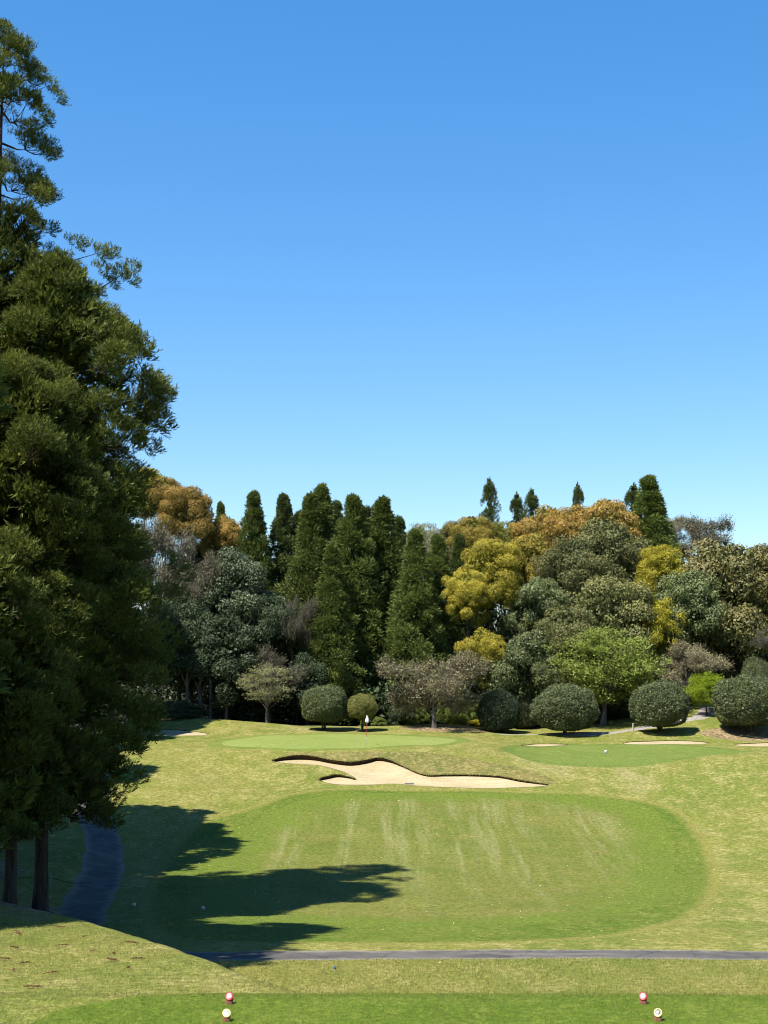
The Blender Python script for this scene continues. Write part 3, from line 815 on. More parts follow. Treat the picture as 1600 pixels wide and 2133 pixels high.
BC = [broad_crown(11), broad_crown(12, lumps=6), broad_crown(13, nb=110, br=1.1, lumps=7), broad_crown(14, 9., 10., 105, 1.1, 340, .205, .125)]
BT = [trunk_mesh(21 + i, 8.5, .30, [c * np.array([.85, .85, 1]) + np.array([0, 0, 2.6]) for c in BC[i][1][:16]]) for i in range(4)]
CC = [cedar_crown(31), cedar_crown(32, power=.85), cedar_crown(33, power=1.05), cedar_crown(34, nc=190, gap=.1, br=.85, power=.75)]
g = Geo(); g.tube(np.array([[0, 0, -.4], [0, 0, .3], [.05, 0, 6], [0, .05, 13], [0, 0, 19.6]]), np.array([.42, .30, .24, .14, .02]), 8); CT = g.mesh('cedar_trunk', True)
TC = [twig_crown(41, nl=80), twig_crown(42, nl=16, nt=170), twig_crown(43, nl=95, nt=110)]
TT = [trunk_mesh(44 + i, 4.5, .24, [c + np.array([0, 0, 2.]) for c in TC[i][1][:26]], lean=.35, fork=.35) for i in range(3)]
AC = [airy_crown(51), airy_crown(52, nb=80, nl=70)]
AT = [trunk_mesh(54 + i, 6.5, .20, [c + np.array([0, 0, 2.2]) for c in AC[i][1][:24]], lean=.25, fork=.35) for i in range(2)]
KC = [ball_crown(61), ball_crown(62)]
def stems(seed, n, spread):
    rng = np.random.default_rng(seed); g = Geo()
    for i in range(n):
        a = i * 2 * np.pi / n + rng.uniform(-.4, .4)
        e = np.array([math.cos(a) * spread * 1.3, math.sin(a) * spread * 1.3, 1.0]); b = np.array([math.cos(a) * .05, math.sin(a) * .05, -.08])
        g.tube(np.array([b, b + (e - b) * [.2, .2, .3], b + (e - b) * [.5, .5, .62], e]), np.array([.055, .042, .034, .018]), 6)
        e2 = e + np.array([rng.normal() * .25, rng.normal() * .25, .05]); m_ = b + (e - b) * [.5, .5, .62]
        g.tube(np.array([m_, m_ * .5 + e2 * .5, e2]), np.array([.04, .03, .015]), 5)
    return g.mesh('stems', True)
KT = [stems(64, 6, .5), stems(65, 4, .32)]

# ------------------------------------------------------------------ the wood behind the greens
def tree_frame(px, d, topy, wpx):
    """ground point, height and width of a tree seen there"""
    x = ray(px, 1450)[0] * d; z = float(Z(x, d))
    zt = slope(topy) * d
    w = wpx / F * d * 1.01
    return x, z, zt - z, w
GW = 'trees of the wood behind the greens'
TN = [0]
def add_cedar(px, d, topy, wpx, mk, v, label, group='tall cedars behind the greens'):
    x, z, h, w = tree_frame(px, d, topy, wpx); TN[0] += 1
    t = thing('cedar_tree', label, 'tree', (x, d, z), TN[0] * 1.7, group)
    s = (w / 4.35, w / 4.35, h / 20.)
    obj('crown', CC[v], LM[mk], t, scale=s); obj('trunk', CT, M['bark_cedar'], t, scale=s)
def add_broad(px, d, topy, wpx, mk, v, label, crown_h=None, name='broadleaf_tree', group=GW, bark='bark_dark'):
    """crown_h: crown height in photo pixels; the rest is trunk"""
    x, z, h, w = tree_frame(px, d, topy, wpx); TN[0] += 1
    ch = (crown_h / F * d) if crown_h else h * .8
    ch = min(ch, h * .93)
    t = thing(name, label, 'tree', (x, d, z), TN[0] * 2.1, group)
    kind, i = v
    C, T, W0, H0, tr = {'b': (BC, BT, 10.2, 9.6, 2.6), 't': (TC, TT, 10.0, 7.4, 2.0), 'a': (AC, AT, 8.9, 7.6, 2.2)}[kind]
    sx = w / W0; sz = ch / H0
    obj('crown', C[i][0], LM[mk], t, loc=(0, 0, h - ch), scale=(sx, sx, sz))
    if kind == 'b': sT = (sx * 1.0, sx * 1.0, h * .8 / 8.5)
    else: sT = (sx, sx, (h - ch + tr * sz * .5) / (tr + .5) * .75 if False else (h * .86) / (H0 * .8 + tr))
    obj('trunk', T[i], M[bark], t, scale=sT)

CED = [(832, 148, 1082, 84, 'cedar_dark', 0, 'dark cedar between the wide-shouldered cedar and the shorter pair'),
       (764, 150, 1062, 76, 'cedar_dark', 2, 'dark cedar in the notch right of the middle cedar'),
       (620, 151, 1072, 80, 'cedar_dark', 0, 'dark cedar filling the notch left of the broadest pair'),
       (525, 147, 1030, 100, 'cedar', 0, 'slender cedar, leftmost of the tall row behind the flagged green'),
       (588, 149, 1036, 92, 'cedar_dark', 1, 'dark cedar, second from the left in the tall row'),
       (645, 143, 1034, 118, 'cedar', 2, 'cedar forming the left half of the broadest pair in the row'),
       (668, 145, 1016, 113, 'cedar', 0, 'tallest pointed cedar of the row, third top from the left'),
       (700, 152, 1050, 79, 'cedar_dark', 1, 'narrow dark cedar tucked behind the tallest cedar of the row'),
       (735, 142, 1038, 123, 'cedar', 1, 'broad olive cedar in the middle of the row, above the small yellow shrub'),
       (797, 145, 1042, 125, 'cedar', 2, 'cedar with a wide shoulder right of the middle of the row'),
       (784, 151, 1054, 77, 'cedar_dark', 0, 'dark cedar top just left of the wide-shouldered cedar'),
       (866, 140, 1108, 108, 'cedar', 0, 'shorter cedar above the brown cherry tree, left of two'),
       (912, 143, 1120, 95, 'cedar', 1, 'shorter cedar above the brown cherry tree, right of two'),
       (958, 148, 1118, 90, 'cedar_dark', 2, 'dark cedar at the right end of the row beside the yellow camphor'),
       (690, 138, 1135, 95, 'cedar', 2, 'cedar standing in front of the tallest cedars of the row'),
       (990, 156, 1100, 64, 'cedar', 1, 'thin cedar top rising behind the yellow camphor'),
       (455, 160, 1052, 59, 'cedar', 0, 'thin cedar tip behind the orange crowns on the left'),
       (1023, 176, 1000, 58, 'cedar_dark', 3, 'sparse pointed cedar standing alone above the yellow crowns'),
       (1080, 174, 1030, 56, 'cedar_dark', 3, 'left of two ragged dark cedar tops on the skyline'),
       (1112, 173, 1022, 60, 'cedar_dark', 3, 'right of two ragged dark cedar tops on the skyline'),
       (1210, 180, 1010, 46, 'cedar_dark', 3, 'small dark cedar tip poking above the orange crowns on the right'),
       (1360, 159, 997, 134, 'cedar', 0, 'tall green cedar with a pointed top right of the orange crowns'),
       (1328, 164, 1012, 72, 'cedar_dark', 3, 'darker cedar close behind the tall pointed cedar on the right')]
for q in CED: add_cedar(*q)

BR = [
    # left side
    (298, 152, 962, 120, 'camphor_yellow', ('b', 0), 'yellow-green crown just beside the big cedar at the left'),
    (338, 150, 985, 96, 'camphor_orange', ('b', 2), 'orange-brown crown, leftmost of the orange ones on the left'),
    (388, 147, 1003, 130, 'camphor_orange', ('b', 1), 'largest orange-brown crown on the left skyline'),
    (462, 149, 1072, 125, 'camphor_orange', ('b', 3), 'orange-brown crown next to the leftmost cedar of the row'),
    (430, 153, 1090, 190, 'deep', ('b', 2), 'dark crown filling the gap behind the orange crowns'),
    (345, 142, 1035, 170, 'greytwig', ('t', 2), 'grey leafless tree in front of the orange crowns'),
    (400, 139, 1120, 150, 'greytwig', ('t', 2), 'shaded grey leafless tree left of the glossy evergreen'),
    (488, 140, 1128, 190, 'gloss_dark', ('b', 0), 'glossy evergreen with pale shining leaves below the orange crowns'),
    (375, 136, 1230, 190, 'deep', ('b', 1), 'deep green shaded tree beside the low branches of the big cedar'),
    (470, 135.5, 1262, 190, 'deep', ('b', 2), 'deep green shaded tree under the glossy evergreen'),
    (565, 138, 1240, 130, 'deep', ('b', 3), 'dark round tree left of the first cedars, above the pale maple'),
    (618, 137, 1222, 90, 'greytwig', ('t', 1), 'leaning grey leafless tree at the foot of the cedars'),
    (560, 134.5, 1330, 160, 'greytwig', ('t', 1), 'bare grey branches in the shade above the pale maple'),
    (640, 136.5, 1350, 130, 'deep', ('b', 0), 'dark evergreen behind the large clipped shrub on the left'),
    # middle and right
    (886, 160, 1074, 120, 'pale', ('a', 0), 'pale thin crown on the skyline right of the cedar row'),
    (945, 157, 1078, 100, 'olive', ('b', 1), 'olive crown on the skyline beside the pale thin crown'),
    (988, 154, 1062, 110, 'camphor_gold', ('b', 2), 'olive gold crown under the lone pointed cedar'),
    (1052, 156, 1070, 120, 'yellowgreen', ('a', 0), 'bright yellow-green crown between the skyline cedars'),
    (1015, 142, 1112, 130, 'camphor_yellow', ('b', 1), 'tall yellow camphor right of the cedar row'),
    (975, 140, 1175, 100, 'camphor_yellow', ('b', 2), 'yellow camphor leaning against the right end of the cedar row'),
    (1095, 148, 1098, 150, 'camphor_gold', ('b', 0), 'golden camphor in the middle of the right-hand wood'),
    (1145, 155, 1052, 150, 'camphor_orange', ('b', 3), 'orange-gold crown below the two ragged skyline cedars'),
    (1205, 160, 1042, 130, 'camphor_orange', ('b', 1), 'orange-gold crown around the small cedar tip'),
    (1268, 158, 1022, 160, 'camphor_orange', ('b', 2), 'highest orange-brown crown on the right skyline'),
    (1268, 149, 1062, 190, 'dark', ('b', 0), 'large grey-green crown left of the tall pointed cedar'),
    (1195, 144, 1120, 160, 'dark', ('b', 3), 'grey-green crown below the golden camphors'),
    (1125, 141, 1185, 150, 'gloss', ('b', 2), 'glossy dark crown right of the yellow camphor'),
    (1255, 140, 1185, 200, 'dark', ('b', 1), 'dark crown above the light green tree'),
    (1180, 137.5, 1245, 150, 'dark', ('b', 2), 'dark crown left of the light green tree'),
    (1100, 136, 1298, 160, 'gloss', ('b', 0), 'glossy green tree above the clipped shrubs in the middle'),
    (1008, 136.5, 1308, 110, 'camphor_yellow', ('b', 3), 'low yellow-orange crown just right of the brown cherry tree'),
    (1385, 145, 1126, 110, 'bright_yellow', ('b', 1), 'bright yellow crown under the tall pointed cedar, upper of two'),
    (1375, 140, 1246, 120, 'bright_yellow', ('b', 3), 'bright yellow crown above the brownish tree, lower of two'),
    (1515, 146, 1100, 275, 'olive_dark', ('b', 0), 'very large rounded olive tree near the right edge'),
    (1445, 141, 1175, 160, 'gloss', ('b', 1), 'glossy tree between the yellow crowns and the large olive tree'),
    (1600, 149, 1112, 190, 'olive_dark', ('b', 2), 'olive tree cut by the right edge of the picture'),
    (1400, 172, 1062, 90, 'browntwig', ('t', 2), 'brownish thin crown right of the tall pointed cedar'),
    (1470, 168, 1052, 150, 'greytwig', ('t', 2), 'grey thin crown on the right skyline'),
    (1598, 134, 1300, 70, 'greytwig', ('t', 1), 'small pale leafless tree at the right edge'),
]
CH = {4: 330, 5: 260, 6: 200, 11: 130, 12: 120}
for i, q in enumerate(BR):
    if q[0] > 930 and q[5][0] == 'b': q = q[:3] + (q[3] * 1.16,) + q[4:]
    ch = CH.get(i, q[3] * 1.10)
    if q[5][0] == 't' and i not in CH: ch = q[3] * .8
    add_broad(*q, crown_h=ch, name='bare_tree' if q[5][0] == 't' else 'broadleaf_tree')

# trees that stand on the grass in front of the wood
add_broad(905, hit(905, 1516)[1], 1330, 235, 'browntwig', ('t', 2), 'broad brown cherry tree on a leaf-covered mound', 165, 'cherry_tree', 'trees on the grass before the wood', 'bark_grey')
add_broad(556, 131.0, 1374, 125, 'pale', ('a', 1), 'small pale maple with thin foliage at the left of the green', 100, 'maple_tree', 'trees on the grass before the wood', 'bark_grey')
add_broad(1255, 133.6, 1282, 250, 'fresh', ('a', 0), 'light green spring tree with a tall trunk between two clipped shrubs', 205, 'broadleaf_tree', 'trees on the grass before the wood', 'bark_grey')
add_broad(1432, 137.5, 1322, 200, 'browntwig', ('t', 0), 'spreading brownish tree right of the light green tree', 110, 'cherry_tree', 'trees on the grass before the wood', 'bark_grey')
add_broad(1472, 134.0, 1388, 88, 'lime', ('a', 0), 'small bright lime-green tree by the rising path', 92, 'maple_tree', 'trees on the grass before the wood', 'bark_dark')

# clipped shrubs
def add_ball(px, basey, topy, wpx, mk, v, label, hfrac=.8, d=None, stem=0):
    if d is None: d = hit(px, basey)[1]
    x, z, h, w = tree_frame(px, d, topy, wpx); TN[0] += 1
    t = thing('clipped_shrub', label, 'shrub', (x, d, z), TN[0] * 1.3, 'clipped round shrubs along the back of the course')
    rz = h * min(.97, hfrac * 1.12) / 1.8
    obj('crown', KC[v], LM[mk], t, loc=(0, 0, h - rz), scale=(w / 2 * (1 + .07 * math.sin(TN[0] * 3.)), w / 2 * (1 - .07 * math.sin(TN[0] * 3.)), rz))
    obj('stems', KT[stem], M['bark_dark'], t, scale=(w / 3.3, w / 3.3, (h - rz * .7)))
add_ball(675, 1521, 1428, 94, 'clip', 0, 'large glossy clipped shrub left of the flag', .72)
add_ball(755, 1524, 1445, 58, 'clip_yellow', 1, 'small yellowish clipped shrub just behind the flag', .58, stem=1)
add_ball(1040, 1525, 1436, 84, 'deep', 1, 'dark shaded clipped shrub right of the brown cherry tree', .9, stem=1)  # shade on this shrub comes from the darkened leaf colour
add_ball(1094, 1526, 1436, 62, 'clip', 0, 'narrow clipped shrub squeezed between two wider ones', .97, 135.5)
add_ball(1176, 1527, 1425, 128, 'clip', 1, 'wide olive clipped shrub left of the light green tree', .84, stem=1)
add_ball(1373, 1524, 1418, 120, 'clip', 0, 'round clipped shrub on the slope with several dark stems', .80)
add_ball(1562, 1524, 1406, 152, 'clip', 1, 'largest clipped shrub at the right edge with fanned stems', .80)
add_ball(1578, 1500, 1370, 70, 'clip', 0, 'clipped shrub top showing above the largest one', .95, 137.5)

def add_bush(px, d, topy, wpx, mk, v, label, grp='bushes at the foot of the wood'):
    x, z, h, w = tree_frame(px, d, topy, wpx); TN[0] += 1
    t = thing('bush', label, 'bush', (x, d, z), TN[0] * .9, grp)
    obj('foliage', BC[v][0], LM[mk], t, loc=(0, 0, -.1 * h), scale=(w / 10.2, w / 10.2, h * 1.1 / 9.9))
    obj('stem', BT[v], M['bark_dark'], t, scale=(w / 10.2, w / 10.2, h * .7 / 8.5))
add_bush(690, 138, 1376, 120, 'bush', 1, 'bright green bush above the large clipped shrub on the left')
add_bush(755, 137, 1418, 66, 'bush', 2, 'green bush peeping above the small yellowish shrub')
add_bush(790, 134.5, 1490, 34, 'bush', 0, 'small green bush right of the flag')
add_bush(838, 134.2, 1455, 70, 'deep', 2, 'dark bush under the left branches of the brown cherry tree')
add_bush(870, 134.6, 1462, 60, 'bush', 1, 'green bush just left of the cherry trunk')
add_bush(945, 134.4, 1440, 80, 'bush', 0, 'green bush just right of the cherry trunk')
add_bush(1002, 133.2, 1497, 66, 'bright_yellow', 3, 'low yellow bush at the foot of the dark shaded shrub')
add_bush(985, 135, 1450, 60, 'bush', 2, 'green bush between the cherry tree and the dark shaded shrub')
add_bush(1220, 136.5, 1440, 90, 'deep', 1, 'dark bush left of the light green tree trunk')
add_bush(1295, 136.8, 1420, 90, 'deep', 0, 'dark bush right of the light green tree trunk')
add_bush(1120, 136.2, 1455, 60, 'gloss', 3, 'glossy bush behind the narrow clipped shrub')
add_bush(1500, 136.8, 1455, 44, 'clip', 2, 'small bush with a short trunk left of the largest clipped shrub')
add_bush(372, 131.8, 1455, 150, 'deep', 1, 'low dark shaded thicket left of the pale maple')  # thicket in shade, painted with the darkened leaves

# undergrowth under the wood, leaves coloured dark to read as gloom
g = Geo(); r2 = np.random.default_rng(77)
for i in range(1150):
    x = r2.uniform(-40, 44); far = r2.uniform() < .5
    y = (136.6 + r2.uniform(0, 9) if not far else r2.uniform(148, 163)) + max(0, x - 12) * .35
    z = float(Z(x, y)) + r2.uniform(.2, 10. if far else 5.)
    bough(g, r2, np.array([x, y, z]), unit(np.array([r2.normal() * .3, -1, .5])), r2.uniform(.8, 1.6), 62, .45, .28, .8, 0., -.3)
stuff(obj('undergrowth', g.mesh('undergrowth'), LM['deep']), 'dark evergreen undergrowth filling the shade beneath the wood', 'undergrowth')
# bare trunks one can see in the shade at the left
for k, (px, d, topy, w) in enumerate([(388, 134.5, 1375, .16), (418, 135, 1400, .2), (437, 134.2, 1360, .12), (470, 134.8, 1395, .13)]):
    x, z, h, _ = tree_frame(px, d, topy, 10)
    rt = thing('dead_tree', ['leftmost thin bare trunk in the shade of the left wood', 'forked bare trunk in the shade, second from the left', 'slim bare trunk in the shade, third from the left', 'slim bare trunk in the shade nearest the pale maple'][k], 'tree', (x, d, z), 0, 'bare trunks in the shaded wood')
    g = Geo(); g.tube(np.array([[0, 0, -.2], [.1, 0, h * .3], [.05 - .2 * (k % 2), 0, h * .7], [.2, 0, h]]), np.array([1.3, 1, .8, .5]) * w, 7)
    obj('trunk', g.mesh('trunk', True), M['bark_grey'], rt)
    for s in (-1, 1):
        g = Geo(); g.tube(np.array([[.05, 0, h * .55], [.5 * s, .1, h * .8], [.9 * s, .2, h * 1.02]]), np.array([.5, .35, .15]) * w, 5)
        obj('limb', g.mesh('limb', True), M['bark_grey'], rt)

# ------------------------------------------------------------------ big cedars on the left
def spray_clump(rng, n=78, K=7, r=.85, ln=.21, wd=.036):
    """needle sprays on one bough, pointing out and up; axis +x"""
    o = unit(np.array([.8, 0, .55]))
    q = rdir(rng, n * 2); q = q[(q @ o) > -.25][:n]; n = len(q)
    b = q * np.array([1.1, .95, .62]) * r * rng.uniform(.45, .95, (n, 1))
    ax = unit(q * .6 + o * .45 + np.array([0, 0, .55]) + .25 * rng.normal(size=(n, 3)))
    P = np.repeat(b, K, 0) + np.repeat(ax, K, 0) * np.tile(np.linspace(0, .20, K), n)[:, None]
    D = unit(np.repeat(ax, K, 0) + .48 * rng.normal(size=(n * K, 3)))
    T = np.repeat(np.clip(.25 + .4 * q[:, 2] + .25 * rng.normal(size=n), 0, 1), K)
    g = Geo(); m = n * K
    g.leaves(P, D, rdir(rng, m), ln * rng.uniform(.7, 1.3, m), wd * rng.uniform(.8, 1.3, m), T)
    return np.concatenate(g.V), np.concatenate(g.Q), np.concatenate(g.T)
rs = np.random.default_rng(91)
CL = [spray_clump(rs) for _ in range(5)]
CLB = [spray_clump(rs, 26, 8, .85, .34, .09) for _ in range(3)]

def big_cedar(seed, H, prof, n, lo=.13, mass=8, detail=True, extra=(), cs=1.0, sparse_top=0.):
    """prof: list of (height fraction, radius m). Returns crown, branches, trunk meshes"""
    rng = np.random.default_rng(seed); C = Geo(); Bn = Geo(); T = Geo()
    hz = [p[0] for p in prof]; hr = [p[1] for p in prof]
    lib = CL if detail else CLB
    spots = []
    nm = max(8, n // mass)
    def limb(b0, e, r):
        d = e - b0; ln = np.linalg.norm(d)
        m1 = b0 + d * .35 + np.array([0, 0, -.10 * ln]) + rng.normal(size=3) * .04 * ln; m2 = b0 + d * .7 + np.array([0, 0, -.13 * ln]) + rng.normal(size=3) * .04 * ln
        Bn.tube(np.array([b0, m1, m2, e]), np.array([1, .75, .5, .25]) * r, 5)
    for i in range(nm):
        t = lo + (1 - lo) * ((i + rng.uniform()) / nm) ** .92
        a = i * 2.39996 + rng.normal() * .3
        Re = np.interp(t, hz, hr)
        mr = min(1.9, .36 * Re + .35) * rng.uniform(.75, 1.25)
        rad = max(.05, Re - mr * .45) * (1 + .12 * rng.normal()) * (.66 + .34 * rng.uniform() ** .5)
        if t > 1 - sparse_top and rng.uniform() < .10: continue
        o = unit(np.array([math.cos(a), math.sin(a), .6]))
        mc = np.array([math.cos(a) * rad * .85, math.sin(a) * rad * .85, t * H - .25 * mr])
        limb(np.array([0, 0, max(.5, t * H - .06 * rad)]), mc, .045 + .012 * rad)
        q = rdir(rng, mass * 3); q = q[(q @ o) > .05][:mass]
        for v in q:
            p = np.array([math.cos(a) * rad, math.sin(a) * rad, t * H]) + v * np.array([1, 1, .72]) * mr * rng.uniform(.7, 1.)
            r_ = math.hypot(p[0], p[1])
            spots.append((p[2] + .12 * r_, math.atan2(p[1], p[0]), r_, rng.uniform(.6, .95) * cs * (.6 + .4 * min(1, Re / 2.5)), mc))
    for e in extra: spots.append(e)
    inner = []
    for i in range(int(n * .32)):
        t = lo + (.96 - sparse_top * .5 - lo) * rng.uniform(); inner.append((t * H, rng.uniform(0, 6.28), np.interp(t, hz, hr) * rng.uniform(.1, .62), 1.1 * cs))
    for ii, sp_ in enumerate(spots + inner):
        z, a, rad, s = sp_[:4]
        V, Q, tt = lib[rng.integers(len(lib))] if ii < len(spots) else CLB[rng.integers(3)]
        ca, sa = math.cos(a), math.sin(a); tilt = rng.normal() * .2 - .12
        V = V * s
        x = V[:, 0] * math.cos(tilt) - V[:, 2] * math.sin(tilt); zz = V[:, 0] * math.sin(tilt) + V[:, 2] * math.cos(tilt)
        W_ = np.stack([ca * x - sa * V[:, 1], sa * x + ca * V[:, 1], zz], 1)
        dr = -.12 * rad
        c = np.array([ca * rad, sa * rad, z + dr])
        C.add(W_ + c, Q, np.clip(tt + rng.normal() * .12, 0, 1))
        if len(sp_) == 5: limb(sp_[4], c, .022)
        elif ii < len(spots) and rad > .9 and ii % 4 == 0: limb(np.array([0, 0, z - .05 * rad]), c, .03 + .006 * rad)
    hh = np.array([-.5, 0, .3, 1.2, 3, H * .3, H * .6, H * .85, H]); r0 = .0095 * H + .02
    rr = r0 * np.array([1.7, 1.5, 1.22, 1.0, .93, .74, .45, .2, .03])
    T.tube(np.column_stack([.03 * np.sin(hh), .03 * np.cos(hh * .7), hh]), rr, 14)
    return C.mesh('cedar_crown_near'), Bn.mesh('branches', True), T.mesh('cedar_trunk_near', True)

def place_big(parts, x, y, label, rz=0., s=1., group='big cedars along the left side'):
    z = float(Z(x, y))
    t = thing('cedar_tree', label, 'tree', (x, y, z), rz, group, (s, s, s))
    obj('crown', parts[0], LM['near'], t); obj('branches', parts[1], M['bark_cedar'], t)['kind'] = 'stuff'; obj('trunk', parts[2], M['bark_cedar'], t)
    return t
def htop(px, d, topy, by=1850): # height so that the top shows there
    x = ray(px, by)[0] * d
    return slope(topy) * d - float(Z(x, d)), x
# A: tall thin-topped cedar at the frame edge
hA, xA = htop(2, 59.5, 52, 300)
def zf(d, py, x): return slope(py) * d - float(Z(x, d))
exA = []
PROF_A = [(.10, 1.5), (.2, 3.4), (.4, 4.0), (.6, 3.0), (.72, 1.9), (.8, 1.75), (.9, 1.6), (.96, 1.0), (1, .2)]
for px, py, s in [(30, 95, .8), (60, 165, .8), (95, 180, .75), (115, 205, .7), (60, 215, .8), (85, 240, .75), (40, 290, .8), (75, 300, .8), (92, 325, .65), (45, 375, .75), (70, 410, .9), (98, 415, .7),
                  (55, 450, .7), (95, 480, .75), (60, 500, .8), (105, 545, .6), (130, 545, .6), (165, 520, .75), (200, 525, .8), (228, 535, .7), (205, 560, .75), (245, 575, .75), (268, 560, .7), (270, 590, .65), (190, 600, .7), (225, 585, .6)]:
    z = zf(59.5, py, xA); r = ray(px, py)[0] * 59.5 - xA
    exA.append((z + .12 * abs(r), rs.normal() * .12, abs(r), s * .9))
A = big_cedar(101, hA, PROF_A, 540, .14, 7, True, exA, .95, .42)
place_big(A, xA, 59.5, 'tallest cedar at the left edge with a thin open top')
# B: wide dense cedar
hB, xB = htop(84, 57.5, 545)
exB = []
for px, py, s in [(225, 700, 1.), (300, 790, 1.), (325, 820, .8), (315, 870, 1.), (300, 925, .8), (270, 850, 1.), (240, 790, 1.), (355, 1180, .9), (350, 1240, .9), (330, 1330, 1.), (325, 1420, 1.), (310, 1480, 1.),
                  (270, 1560, .8), (280, 1610, .7), (255, 1640, .6), (230, 1600, .9), (200, 1640, .7), (150, 1610, .9), (120, 1600, .9)]:
    z = zf(57.5, py, xB); r = ray(px, py)[0] * 57.5 - xB
    exB.append((z + .12 * abs(r), rs.normal() * .25, abs(r), s * 1.05))
PROF_B = [(.12, 1.6), (.19, 2.7), (.27, 3.4), (.4, 4.1), (.5, 4.3), (.58, 3.7), (.65, 3.0), (.72, 3.3), (.79, 3.6), (.84, 3.1), (.89, 2.2), (.96, .9), (1, .2)]
B = big_cedar(102, hB, PROF_B, 560, .15, 14, True, exB, 1.1)
place_big(B, xB, 57.5, 'broad dense cedar whose dark crown hangs over the cart path')
# D: lower cedar in front, its sunlit boughs at the left edge
hD, xD = htop(20, 54.0, 760)
PROF_D = [(.12, 1.4), (.25, 2.1), (.45, 2.35), (.6, 2.2), (.8, 2.4), (.93, 1.4), (1, .2)]
D_ = big_cedar(103, hD, PROF_D, 300, .16, 10, True, (), 1.0)
place_big(D_, xD, 54.0, 'slimmer cedar with sunlit boughs standing between the two large cedars')
# G: young cedar nearest the camera, its sunlit boughs reach in at the left edge
xG = -13.4; hG = float(slope(1150) * 50.5 - Z(xG, 50.5))
G_ = big_cedar(105, hG, [(.14, 1.4), (.3, 2.2), (.5, 2.5), (.7, 2.35), (.85, 1.7), (1, .25)], 190, .16, 8, True, (), .95)
place_big(G_, xG, 50.5, 'low sunlit cedar boughs at the left edge in front of the dark crowns', .6)
# others of the row, mostly outside the picture, that throw the shade on the fairway
E_ = big_cedar(104, 27., [(.1, 1.5), (.25, 3.6), (.45, 4.0), (.7, 3.0), (.9, 1.5), (1, .2)], 240, .14, 8, False, (), 1.35)
for k, (x, y, s, lab) in enumerate([(-15.2, 42.5, .98, 'cedar left of the picture shading the near fairway'), (-16.6, 37.6, .98, 'cedar left of the picture nearest the tee'),
                                    (-19.6, 55.6, 1.08, 'cedar left of the picture behind the one nearest the fairway shade'), (-22.5, 57, 1.1, 'cedar left of the picture beside the tallest one'), (-23.2, 50.5, 1.05, 'cedar left of the picture in the second row by the slope'), (-19.0, 71.5, .9, 'cedar beyond the big ones at the bend of the path'),
                                    (-21.5, 79, .92, 'cedar further along the path behind the bend'), (-24.5, 65, 1.0, 'cedar in the second row left of the path'),
                                    (-20.2, 75.3, .9, 'cedar between the bend and the far path'), (-19.4, 66.5, .82, 'cedar close behind the broad one at the bend'), (-25, 92, .85, 'cedar far up the path on the left'), (-27.5, 104, .8, 'cedar near the left end of the green'), (-25.5, 113, .74, 'cedar beside the shaded bunker'),
                                    (-24.5, 119, .78, 'last cedar of the left row before the wood'), (-21.8, 124.0, .66, 'smaller cedar beyond the shaded bunker'), (-24.0, 127.5, .82, 'cedar at the corner of the left wood'), (-21.5, 41.5, 1.0, 'cedar in the second row left of the tee')]):
    place_big(E_, x, y, lab, k * 1.9, s)

# ------------------------------------------------------------------ small things
def lathe(g, prof, k=16, c=(0, 0, 0), t=0.):
    prof = np.asarray(prof, float); an = np.linspace(0, 2 * np.pi, k, endpoint=False); m = len(prof)
    V = np.stack([prof[:, 0, None] * np.cos(an) + c[0], prof[:, 0, None] * np.sin(an) + c[1], np.repeat(prof[:, 1, None], k, 1) + c[2]], -1).reshape(-1, 3)
    i = np.arange(m - 1)[:, None] * k; j = np.arange(k)[None]; j2 = (j + 1) % k
    g.add(V, np.stack([i + j, i + j2, i + k + j2, i + k + j], -1).reshape(-1, 4), t)
white = plain('white_paint', (.66, .65, .63), .5, .4, .05, 30.)
red = plain('red_paint', (.38, .025, .035), .45, .5, .12, 60.)
yellow = plain('cream_yellow_paint', (.60, .50, .20), .45, .5, .1, 60.)
wood = bark_mat('red_brown_wood', (.14, .05, .03), (.27, .12, .075), 40.)
grey_print = plain('grey_print', (.22, .24, .25), .5, .4, .2, 80.)
pale_plate = plain('pale_plate', (.56, .555, .53), .4, .5, .06, 60.)
dark_plate = plain('slate_plate', (.13, .14, .15), .4, .5, .2, 90.)

# flag
fx = hit(764, 1553); fz = float(Z(*fx))
fl = thing('flagstick', 'white limp flag on a thin red and white stick in the pale green', 'flag', (fx[0], fx[1], fz), scale=(.92, .92, .96))
g = Geo(); lathe(g, [(.001, -.12), (.011, -.12), (.011, .62)], 8); obj('pole_base', g.mesh('pole_base', True), white, fl)
g = Geo(); lathe(g, [(.014, .62), (.019, .66), (.019, 1.70)], 8); obj('pole', g.mesh('pole', True), red, fl)
g = Geo(); lathe(g, [(.017, 1.70), (.017, 2.16), (.024, 2.17), (.024, 2.2), (.001, 2.215)], 8); obj('pole_tip', g.mesh('pole_tip', True), white, fl)
g = Geo(); k = 28; rows = [(2.15, .03), (2.08, .055), (1.98, .085), (1.86, .12), (1.76, .145), (1.70, .13), (1.645, .07), (1.62, .025)]
an = np.linspace(0, 2 * np.pi, k, endpoint=False); V = []
for z, r in rows:
    rr = r * (1 + .22 * np.sin(an * 5 + z * 4)); V.append(np.column_stack([rr * np.cos(an) + .03, rr * .6 * np.sin(an), z + .03 * np.sin(an * 3)]))
i = np.arange(len(rows) - 1)[:, None] * k; j = np.arange(k)[None]; j2 = (j + 1) % k
g.add(np.vstack(V), np.stack([i + j, i + j2, i + k + j2, i + k + j], -1).reshape(-1, 4)); obj('flag', g.mesh('flag', True), white, fl)

